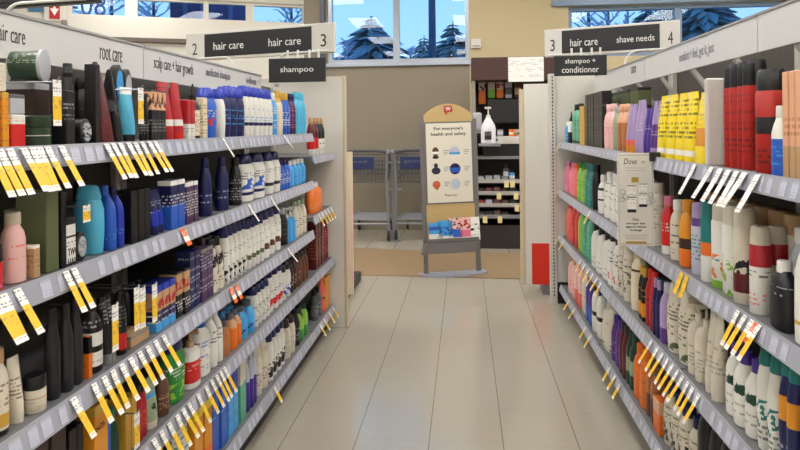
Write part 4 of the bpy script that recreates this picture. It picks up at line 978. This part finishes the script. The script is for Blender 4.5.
# ------------------------------------------------------------------ standing health sign
fa, fb = onZ(426, 276, 0), onZ(481, 271, 0)
cS = (fa + fb) / 2; sw = .475
st = thing('floor_sign', 'tan arched health and safety floor sign with brochure rack', 'sign', (cS.x - .012, cS.y, 0.007), .22); st.rotation_euler = (0, -.022, .22)
ds = cS.y * CS - cS.x * SN
def zs_(py): return H + (HOR - py) * ds / FPX - .007 - ROLL * 50 * ds / FPX
for s_ in (-1, 1): obj('post', MB().box(s_ * sw / 2 - .02, s_ * sw / 2 + .02, -.015, .015, .004, zs_(119), .004), M_post, st)
arch = [(-sw / 2 + .02, zs_(212)), (sw / 2 - .02, zs_(212)), (sw / 2 - .02, zs_(115))]
for k in range(1, 12):
    u = k / 12; arch.append((sw / 2 - .02 - u * (sw - .04), zs_(115) + math.sin(u * PI) ** .8 * (zs_(103.5) - zs_(115))))
arch.append((-sw / 2 + .02, zs_(115)))
arch[1] = (sw / 2 - .02, zs_(240)); arch[0] = (-sw / 2 + .02, zs_(240))
obj('tan_board', MB().prism(arch, -.012, .012), flat('board_tan', (196, 168, 114), .5, noise=.04), st)
pz0, pz1 = zs_(202), zs_(123); pw = sw * .86
po = obj('poster', MB().box(-pw / 2, pw / 2, -.018, -.012, pz0, pz1, .001), flat('poster_white', (226, 220, 204), .45), st)
obj('poster_frame', MB().box(-pw / 2 - .012, pw / 2 + .012, -.017, -.0121, pz1, pz1 + .012).box(-pw / 2 - .012, pw / 2 + .012, -.017, -.0121, pz0 - .012, pz0).box(-pw / 2 - .012, -pw / 2, -.017, -.0121, pz0, pz1).box(pw / 2, pw / 2 + .012, -.017, -.0121, pz0, pz1), M_post, st)
text("For everyone's\nhealth and safety", pw * .78, .088, M_txtb, st, (0, -.0185, pz1 - .075), (1, 0, 0), (0, 0, 1), bold=.015, lines=.95)
text('Thank you', pw * .27, .024, M_txtb, st, (0, -.0185, pz0 + .062), (1, 0, 0), (0, 0, 1), bold=.01)
hz = pz1 - pz0
YP = -.0182
def ell(mb, cx, cz, rx, rz, y=YP, n=16): mb.prism([(cx + rx * math.cos(2 * PI * k / n), cz + rz * math.sin(2 * PI * k / n)) for k in range(n)], y - .0008, y + .0008); return mb
cxl, cxr = -pw * .30, pw * .12; r1, r2, r3 = pz1 - hz * .37, pz1 - hz * .58, pz1 - hz * .77
obj('wash_icon', ell(ell(MB(), cxr, r1, .05, .05), cxr, r1 - .01, .03, .03, YP - .001), pack('sky|0.0-0.3:white|0.5-1:lav'), st)
obj('face_icon', ell(ell(MB(), cxl, r1 + .008, .030, .042), cxl, r1 - .04, .03, .014), pack('brown|0.0-0.3:ink|0.4-0.62:paper'), st)
obj('sleeve_icon', ell(ell(MB(), cxl, r2 - .012, .04, .032), cxl + .0, r2 + .034, .018, .022), flat('icon_dark', (38, 38, 56), .5), st)
obj('bottle_icon', ell(MB().prism([(cxr - .026, r2 - .04), (cxr + .026, r2 - .04), (cxr + .026, r2 + .012), (cxr, r2 + .05), (cxr - .026, r2 + .012)], YP - .002, YP + .0008), cxr, r2, .05, .05), pack('navy|0.2-0.6:blue'), st)
obj('hand_icon', ell(ell(MB(), cxl, r3, .036, .034), cxl + .004, r3 - .026, .018, .02), flat('icon_orange', (216, 108, 66), .5), st)
obj('phone_icon', ell(MB().prism([(cxr - .02, r3 - .03), (cxr + .02, r3 - .03), (cxr + .02, r3 + .03), (cxr - .02, r3 + .03)], YP - .002, YP + .0008), cxr, r3, .045, .05), flat('icon_pale', (186, 200, 214), .5), st)
for cx in (-.13, .32):
    for rr in (r1, r2, r3):
        for k in range(3): obj('fine_print', MB().box(cx * pw - .0, cx * pw + .055 - .01 * k, YP - .0006, YP + .0008, rr + .016 - k * .016, rr + .021 - k * .016), M_txtg, st)
lz = zs_(109.5)
obj('logo_flag', MB().prism([(-.034, lz - .022), (-.026, lz - .022), (-.018, lz - .052), (-.004, lz - .022), (.04, lz - .022), (.04, lz + .034), (-.034, lz + .034)], -.016, -.0115), flat('logo_red', (186, 34, 28), .5), st)
text('W', .052, .036, M_txtw, st, (.003, -.0162, lz + .006), (1, 0, 0), (0, 0, 1), bold=.02)
bz0, bz1 = zs_(240), zs_(214)
obj('crossbar', MB().prism([(-sw / 2 - .05, zs_(251)), (sw / 2 - .03, zs_(251)), (sw / 2 - .01, zs_(241)), (-sw / 2 - .0, zs_(241))], -.09, -.02), M_post, st)
rk = obj('brochure_rack', MB().box(-pw / 2 - .01, pw / 2 + .03, -.07, -.02, bz0 - .02, bz0, .002).box(-pw / 2 - .01, pw / 2 + .03, -.075, -.07, bz0, bz0 + .03, .001), M_post, st)
bpy.context.view_layer.update()
Mst = st.matrix_basis.copy()
for i, (cx, w, hh, sp, nm) in enumerate(((-.36, .12, .165, 'sky|0.0-0.4:paper|p0.05-0.35:grey|0.6-0.8:blue', 'blue brochure with white panel, leftmost in the rack'),
        (-.14, .13, .18, 'sky|0.0-0.25:paper|P0.3-0.7:blue', 'sky blue brochure, second from left in the rack'), (.07, .13, .2, 'blue|0.5-1.0:blush|P0.5-1.0:ink|0.0-0.15:paper', 'brochure with group photo and blue base in the rack'),
        (.30, .10, .2, 'blush|0.15-0.45:pink|P0.5-0.9:crimson|0.0-0.15:paper', 'pink brochure with photo, fourth in the rack'), (.51, .085, .2, 'paper|P0.4-0.7:ink|p0.1-0.3:grey', 'white brochure at the right end of the rack'))):
    o = tag(obj('brochure', MB().box(-w / 2, w / 2, -.008, 0, 0, hh, .0008), pack(sp), None), nm, 'brochure', 'brochures in the floor sign rack')
    o.matrix_world = Mst @ Matrix.Translation((cx * pw, -.045, bz0 + .001)) @ Matrix.Rotation(-.12, 4, 'X')
base = MB(); bp_ = []
for k in range(13): a_ = PI + PI * k / 12; bp_.append((.31 * math.cos(a_), -.02 + .13 * math.sin(a_)))
bp_ += [(.30, .03), (-.30, .03)]
obj('base_plate', base.prism(bp_, -.006, .008, 'z'), flat('base_grey', (165, 168, 182), .3, .2), st)

# ------------------------------------------------------------------ shopping carts
M_cart = flat('cart_grey', (140, 142, 148), .4, .3); M_cartd = flat('cart_dark', (74, 76, 84), .45, .2); M_cblue = flat('cart_blue_panel', (30, 46, 96), .45)
def cart(px, py, label):
    p = onZ(px, py, 0); c = thing('shopping_cart', label, 'cart', (p.x - .25, p.y + .06, 0), 0, 'parked shopping carts')
    wd = .27
    bk = MB()
    # wire basket : back gate, sides, floor, front
    zb0, zb1, D = .68, 1.0, .75
    for k in range(13):
        x = -wd + .02 + k * (2 * wd - .04) / 12; bk.tube([(x, 0, zb1 - .02), (x, .01, zb0)], .004, 4); bk.tube([(x * .8, D, zb1), (x * .8, D - .03, zb0 + .08)], .004, 4); bk.tube([(x, .01, zb0), (x * .8, D - .03, zb0 + .08)], .004, 4)
    for k in range(10):
        f = k / 9; y = f * D
        for s_ in (-1, 1): bk.tube([(s_ * wd * (1 - .2 * f), y, zb1), (s_ * wd * (1 - .2 * f), y, zb0 + .08 * f)], .004, 4)
    for z in (zb0, .78, .88, zb1):
        f0 = 0
        bk.tube([(-wd, 0, z), (wd, 0, z), (wd * .8, D, max(z, zb0 + .08)), (-wd * .8, D, max(z, zb0 + .08)), (-wd, 0, z)], .006, 5)
    obj('basket', bk, M_cartd, c)
    sp_ = obj('seat_panel', MB().box(-wd * .78, wd * .42, -.016, -.006, .83, .97, .004), M_cblue, c)
    text('good', .2, .045, M_txtg, sp_, (-.07, -.0165, .915), (1, 0, 0), (0, 0, 1))
    obj('handle', MB().tube([(-wd - .01, -.07, 1.03), (-wd * .5, -.09, 1.045), (wd * .5, -.09, 1.045), (wd + .01, -.07, 1.03)], .017, 10), M_cartd, c)
    for s_ in (-1, 1):
        obj('handle_grip', MB().tube([(s_ * (wd + .01), -.085, 1.035), (s_ * (wd + .01), .05, 1.0)], .022, 10), M_cart, c)
        obj('frame_leg', MB().tube([(s_ * wd, -.03, 1.02), (s_ * (wd - .01), -.02, .75), (s_ * (wd + .0), .02, .25), (s_ * (wd + .01), .02, .13)], .015, 8), M_cart, c)
    rk_ = MB()
    for s_ in (-1, 1): rk_.tube([(s_ * wd, .02, .25), (s_ * wd * .75, .8, .22)], .012, 6)
    for k in range(9): rk_.tube([(-wd * (1 - .25 * k / 8), .02 + k * .0975, .25 - .03 * k / 8), (wd * (1 - .25 * k / 8), .02 + k * .0975, .25 - .03 * k / 8)], .006, 5)
    rk_.tube([(-wd, .015, .2), (wd, .015, .2)], .012, 6)
    obj('lower_rack', rk_, M_cart, c)
    for x, y in ((-wd, .04), (wd, .04), (-wd * .75, .78), (wd * .75, .78)):
        wh = obj('wheel', MB().rings([(-.014, .055, .055), (-.012, .06, .06), (.012, .06, .06), (.014, .055, .055)], 18, M=Matrix.Translation((x, y, .0605)) @ Matrix.Rotation(PI / 2, 4, 'Y')), flat('wheel_rubber', (40, 38, 38), .7), c)
        obj('fork', MB().box(x - .02, x - .0155, y - .014, y + .014, .05, .15).box(x + .0155, x + .02, y - .014, y + .014, .05, .15).box(x - .02, x + .02, y - .016, y + .016, .145, .2), M_cart, wh)
cart(386, 243, 'grey shopping cart with blue seat panel left of the rail post')
cart(441, 242.5, 'grey shopping cart partly hidden behind the floor sign')
rp = onZ(394, 240.5, 0)
cr = thing('cart_rail', 'grey cart corral rail with post between the two shopping carts', 'rail', (rp.x, rp.y, 0))
zr1, zr2 = onY(394, 162.5, rp.y).z, onY(394, 189.5, rp.y).z
obj('rail_post', MB().tube([(0, 0, .01), (0, 0, zr1)], .022, 10), M_cart, cr)
for z in (zr1, zr2): obj('rail', MB().tube([(-.085, .0, z), (.10, .0, z)], .014, 8), M_steel, cr)
obj('base_plate', MB().rings([(0.0005, .08, .08), (.012, .08, .08)], 20), M_cart, cr)

# ------------------------------------------------------------------ display cabinet by the window
YC = 6.45
c0 = onY(473.5, 200, YC); c1x = 1.35
cab = thing('display_cabinet', 'dark topped display cabinet with open shelves beside the window', 'cabinet', (0, YC, 0))
def zc(py): return onY(510, py, YC).z
M_cabd = flat('cabinet_dark', (44, 38, 36), .55); M_cabside = flat('cabinet_side', (150, 144, 134), .5)
XA_ = onY(475, 150, YC).x; kids = []
kids.append(obj('side_board', MB().box(XA_ - .025, XA_ + .01, .0, .5, 0, zc(80), .003), M_cabside, cab))
kids.append(obj('side_board', MB().box(c1x - .03, c1x, .0, .5, 0, zc(80), .003), M_cabside, cab))
kids.append(obj('back_board', MB().box(XA_, c1x, .47, .5, 0, zc(58)), M_cabd, cab))
kids.append(obj('top_fascia', MB().box(XA_ - .03, c1x, -.02, .5, zc(80), zc(57), .004), flat('cabinet_brown', (66, 36, 28), .5, noise=.15, nscale=5), cab))
for i, py in enumerate((158, 182, 194, 206, 217.5)):
    sh = obj('shelf', MB().box(XA_ + .012, c1x - .03, .02, .46, zc(py), zc(py) + .018), M_cabd, cab); kids.append(sh)
    obj('shelf_edge', MB().box(XA_ + .012, c1x - .03, .005, .02, zc(py) - .012, zc(py) + (.028 if i else .02), .002), flat('edge_pale', (176, 172, 168), .4) if i in (1, 2, 3) else M_cart, sh)
kids.append(obj('plinth', MB().box(XA_, c1x - .03, .03, .46, 0.002, zc(226)), M_cabd, cab))
pp = tag(obj('paper_notice', MB().box(onY(508, 70, YC).x, onY(543.5, 70, YC).x, -.0218, -.0202, zc(82), zc(57.5)), pack('paper|p0.2-0.9:lav')), 'white paper notice taped to the dark cabinet fascia', 'notice')
pp.location.y = YC
# packs hanging at the top of the cabinet
for i, (px, sp, nm) in enumerate(((482, 'ivory|0.0-0.6:orange|P0.5-0.9:brown', 'orange snack pack, leftmost in the cabinet top row'), (491.5, 'ivory|0.0-0.5:lime|p0.5-0.9:grey', 'green snack pack, second in the cabinet top row'),
        (500, 'ivory|0.0-0.5:orange|P0.5-0.9:crimson', 'orange and white snack pack, third in cabinet top row'), (508.5, 'lav|0.2-0.6:steel|p0.5-0.9:ink', 'grey snack pack, fourth in the cabinet top row'), (518, 'brown|0.2-0.6:tan', 'brown snack pack, fifth in the cabinet top row'))):
    p = onY(px, 100, YC + .3); yt, yb = onY(px, 81, YC + .3).z, onY(px, 104 if i == 0 else 98, YC + .3).z
    t = thing('snack_pack', nm, 'packet', (p.x, YC + .3, yb), 0, 'snack packs in the cabinet')
    obj('pouch_body', MB().rings([(0, .036, .012), (.02, .04, .018), ((yt - yb) * .5, .04, .02), ((yt - yb) * .92, .04, .008), (yt - yb, .038, .003)], 18, 4), pack(sp), t)
    obj('peg_hook', MB().tube([(0, .01, yt - yb - .01), (0, .165, yt - yb - .01)], .003, 6), M_steel, t)
# photo machine with white tray
pm0 = onY(486, 150, YC); pmx0, pmx1 = onY(483, 120, YC).x, 1.25
z158 = zc(158) + .0185
pm = thing('photo_machine', 'black photo machine with a white front tray in the cabinet', 'machine', ((pmx0 + pmx1) / 2, YC + .02, z158))
hw = (pmx1 - pmx0) / 2
obj('lower_body', MB().box(-hw, hw, 0, .34, 0.001, zc(144.5) - z158, .006), flat('machine_black', (24, 23, 24), .35), pm)
obj('white_tray', MB().box(-hw, hw, -.03, .34, zc(144) - z158, zc(136.5) - z158, .008), M_white, pm)
obj('monitor', MB().box(-hw + .06, hw, .10, .26, zc(123) - z158, zc(98.5) - z158, .008), flat('machine_black', (24, 23, 24), .35), pm)
obj('monitor_stand', MB().box(-.06, .06, .14, .22, zc(136.5) - z158, zc(123) - z158), M_cartd, pm)
obj('slot', MB().box(-hw + .11, -hw + .15, -.032, -.029, zc(141) - z158, zc(138.5) - z158), M_txtb, pm)
obj('logo_dot', MB().rings([(-.001, .007, .007), (.001, .007, .007)], 12, M=Matrix.Translation((.0, .098, zc(102) - z158)) @ Matrix.Rotation(PI / 2, 4, 'X')), M_txtg, pm)
for i, (px, sp, nm) in enumerate(((500, 'grey|0.3-0.8:lav', 'grey film box on the machine tray'), (511, 'orange|0.3-0.6:white', 'orange film box on the machine tray'), (515.5, 'copper|0.5-1:tan', 'brown film box on the machine tray'), (519, 'lav|0.2-0.6:steel', 'pale film box at the tray end'))):
    p = onY(px, 130, YC + .06)
    tag(obj('film_box', MB().box(-.022 if i != 0 else -.03, .022 if i != 0 else .03, 0, .04, 0, zc(123) - zc(130), .002), pack(sp), None, (p.x, YC + .03, zc(136.5) + .0005)), nm, 'box', 'film boxes on the machine tray')
# hand sanitizer jug in front, on a small stand
YJ = 6.22
jb = onY(488.5, 144, YJ); jt = onY(488, 107, YJ).z
obj('front_ledge', MB().box(jb.x - .1, jb.x + .12, YJ - YC - .09, -.001, jb.z - .022, jb.z - .001, .002), M_cart, cab)
jg = thing('sanitizer_jug', 'white hand sanitizer jug with pump and black label', 'jug', (jb.x, YJ, jb.z)); hj = jt - jb.z
obj('jug_body', MB().rings([(0, .06, .06), (.01, .076, .068), (hj * .42, .076, .068), (hj * .52, .066, .06), (hj * .68, .03, .03), (hj * .72, .022, .022)], 22, 2.4), flat('jug_white', (222, 222, 226), .3), jg)
obj('pump', MB().rings([(hj * .71, .024, .024), (hj * .78, .022, .022), (hj * .79, .007, .007), (hj * .95, .007, .007)], 14), M_white, jg)
obj('nozzle', MB().box(-.038, .03, -.012, .012, hj * .945, hj, .004), M_white, jg)
obj('label', MB().box(-.042, .028, -.071, -.058, hj * .12, hj * .34, .002), pack('ink|p0.1-0.9:white|0.1-0.5:ink'), jg)
# tags and goods on the lower cabinet shelves
for i, (px, py) in enumerate(((506.5, 182), (512.5, 182), (499, 194), (516, 194), (517, 206), (485, 217.5), (500, 217.5))):
    p = onY(px, py, YC)
    tag(obj('price_tag', MB().box(-.024, .024, .0, .002, -.07, 0.0), M_tag2 if False else flat('tag_cream', (232, 220, 160), .5), None, (p.x, YC - .0, p.z + .012)),
        f'pale yellow price tag, {ORD[i]} one down the cabinet shelf edges', 'price tag', 'price tags on the cabinet')
for i, (px, py, h_, w_, sp, nm) in enumerate(((506, 181.5, .16, .03, 'steel|0.3-0.7:lav', 'small spray bottle with dark top in the cabinet'), (512, 181.5, .10, .03, 'sky|0.2-0.6:white', 'small pale blue bottle in the cabinet'))):
    p = onY(px, py, YC + .06); t = thing('small_bottle', nm, 'bottle', (p.x, YC + .07, zc(py + .5) + .0185))
    obj('bottle_body', MB().rings([(0, w_, w_), (h_ * .7, w_, w_), (h_ * .8, w_ * .5, w_ * .5)], 16), pack(sp), t); obj('cap', MB().rings([(h_ * .79, w_ * .55, w_ * .55), (h_, w_ * .5, w_ * .5)], 12), pack('ink'), t)
cnt = 0
for py, cols in ((182, ('lav', 'silver', 'lav', 'grey')), (194, ('dbrown', 'wine', 'brown', 'dbrown', 'ink')), (206, ('crimson', 'lav', 'wine', 'brown', 'ink')), (217.5, ('dbrown', 'ink', 'brown', 'ink'))):
    row = {182: 'top', 194: 'second', 206: 'third', 217.5: 'lowest'}[py]
    for k, cc in enumerate(cols):
        x = XA_ + .06 + k * .085
        tag(obj('sweet_packet', MB().box(-.035, .035, 0, .12, 0, .035 + .006 * (k % 3), .004), pack(cc + '|p0.2-0.8:grey'), None, (x, YC + .04, zc(py) + .0185)), f'small packet, {ORD[k]} from left on {row} product shelf of cabinet', 'packet', 'packets on the cabinet shelves')
# grey dispenser behind the floor sign
dg = onY(479, 122, 6.40)
dsp = thing('wall_dispenser', 'grey rounded dispenser on the left side of the cabinet', 'dispenser', (dg.x - .02, 6.46, dg.z - .09))
obj('cover', MB().box(-.05, .05, -.06, .0, 0, .19, .02), flat('dispenser_grey', (176, 176, 178), .4), dsp)
obj('drip_tray', MB().box(-.04, .04, -.07, -.0, -.03, -.001, .004), M_cart, dsp)
# sensor box on the tan wall
sb = onY(476, 44, YB - .03)
ts = thing('wall_sensor', 'small white sensor box on the tan wall beside the window', 'sensor', (sb.x, YB - .031, sb.z))
obj('case', MB().box(-.06, .06, -.035, 0, -.055, .06, .006), M_white, ts); obj('vent_bar', MB().box(-.045, .045, -.037, -.034, -.035, -.022), M_txtg, ts)

# ------------------------------------------------------------------ light and view
w = bpy.data.worlds.new('world'); scn.world = w; w.use_nodes = True; nt = w.node_tree; bg = nt.nodes['Background']
tc = nt.nodes.new('ShaderNodeTexCoord'); sx = nt.nodes.new('ShaderNodeSeparateXYZ'); cr_ = nt.nodes.new('ShaderNodeValToRGB')
nt.links.new(tc.outputs['Generated'], sx.inputs[0]); nt.links.new(sx.outputs[2], cr_.inputs[0]); nt.links.new(cr_.outputs[0], bg.inputs[0])
e = cr_.color_ramp.elements; e[0].position = 0.0; e[0].color = (.62, .86, 1.0, 1); e[1].position = .4; e[1].color = (.30, .62, 1.0, 1)
bg.inputs[1].default_value = 1.3
scn.view_settings.view_transform = 'Standard'; scn.view_settings.look = 'None'; scn.view_settings.gamma = 1; scn.view_settings.use_curve_mapping = False
scn.view_settings.exposure = 0.0
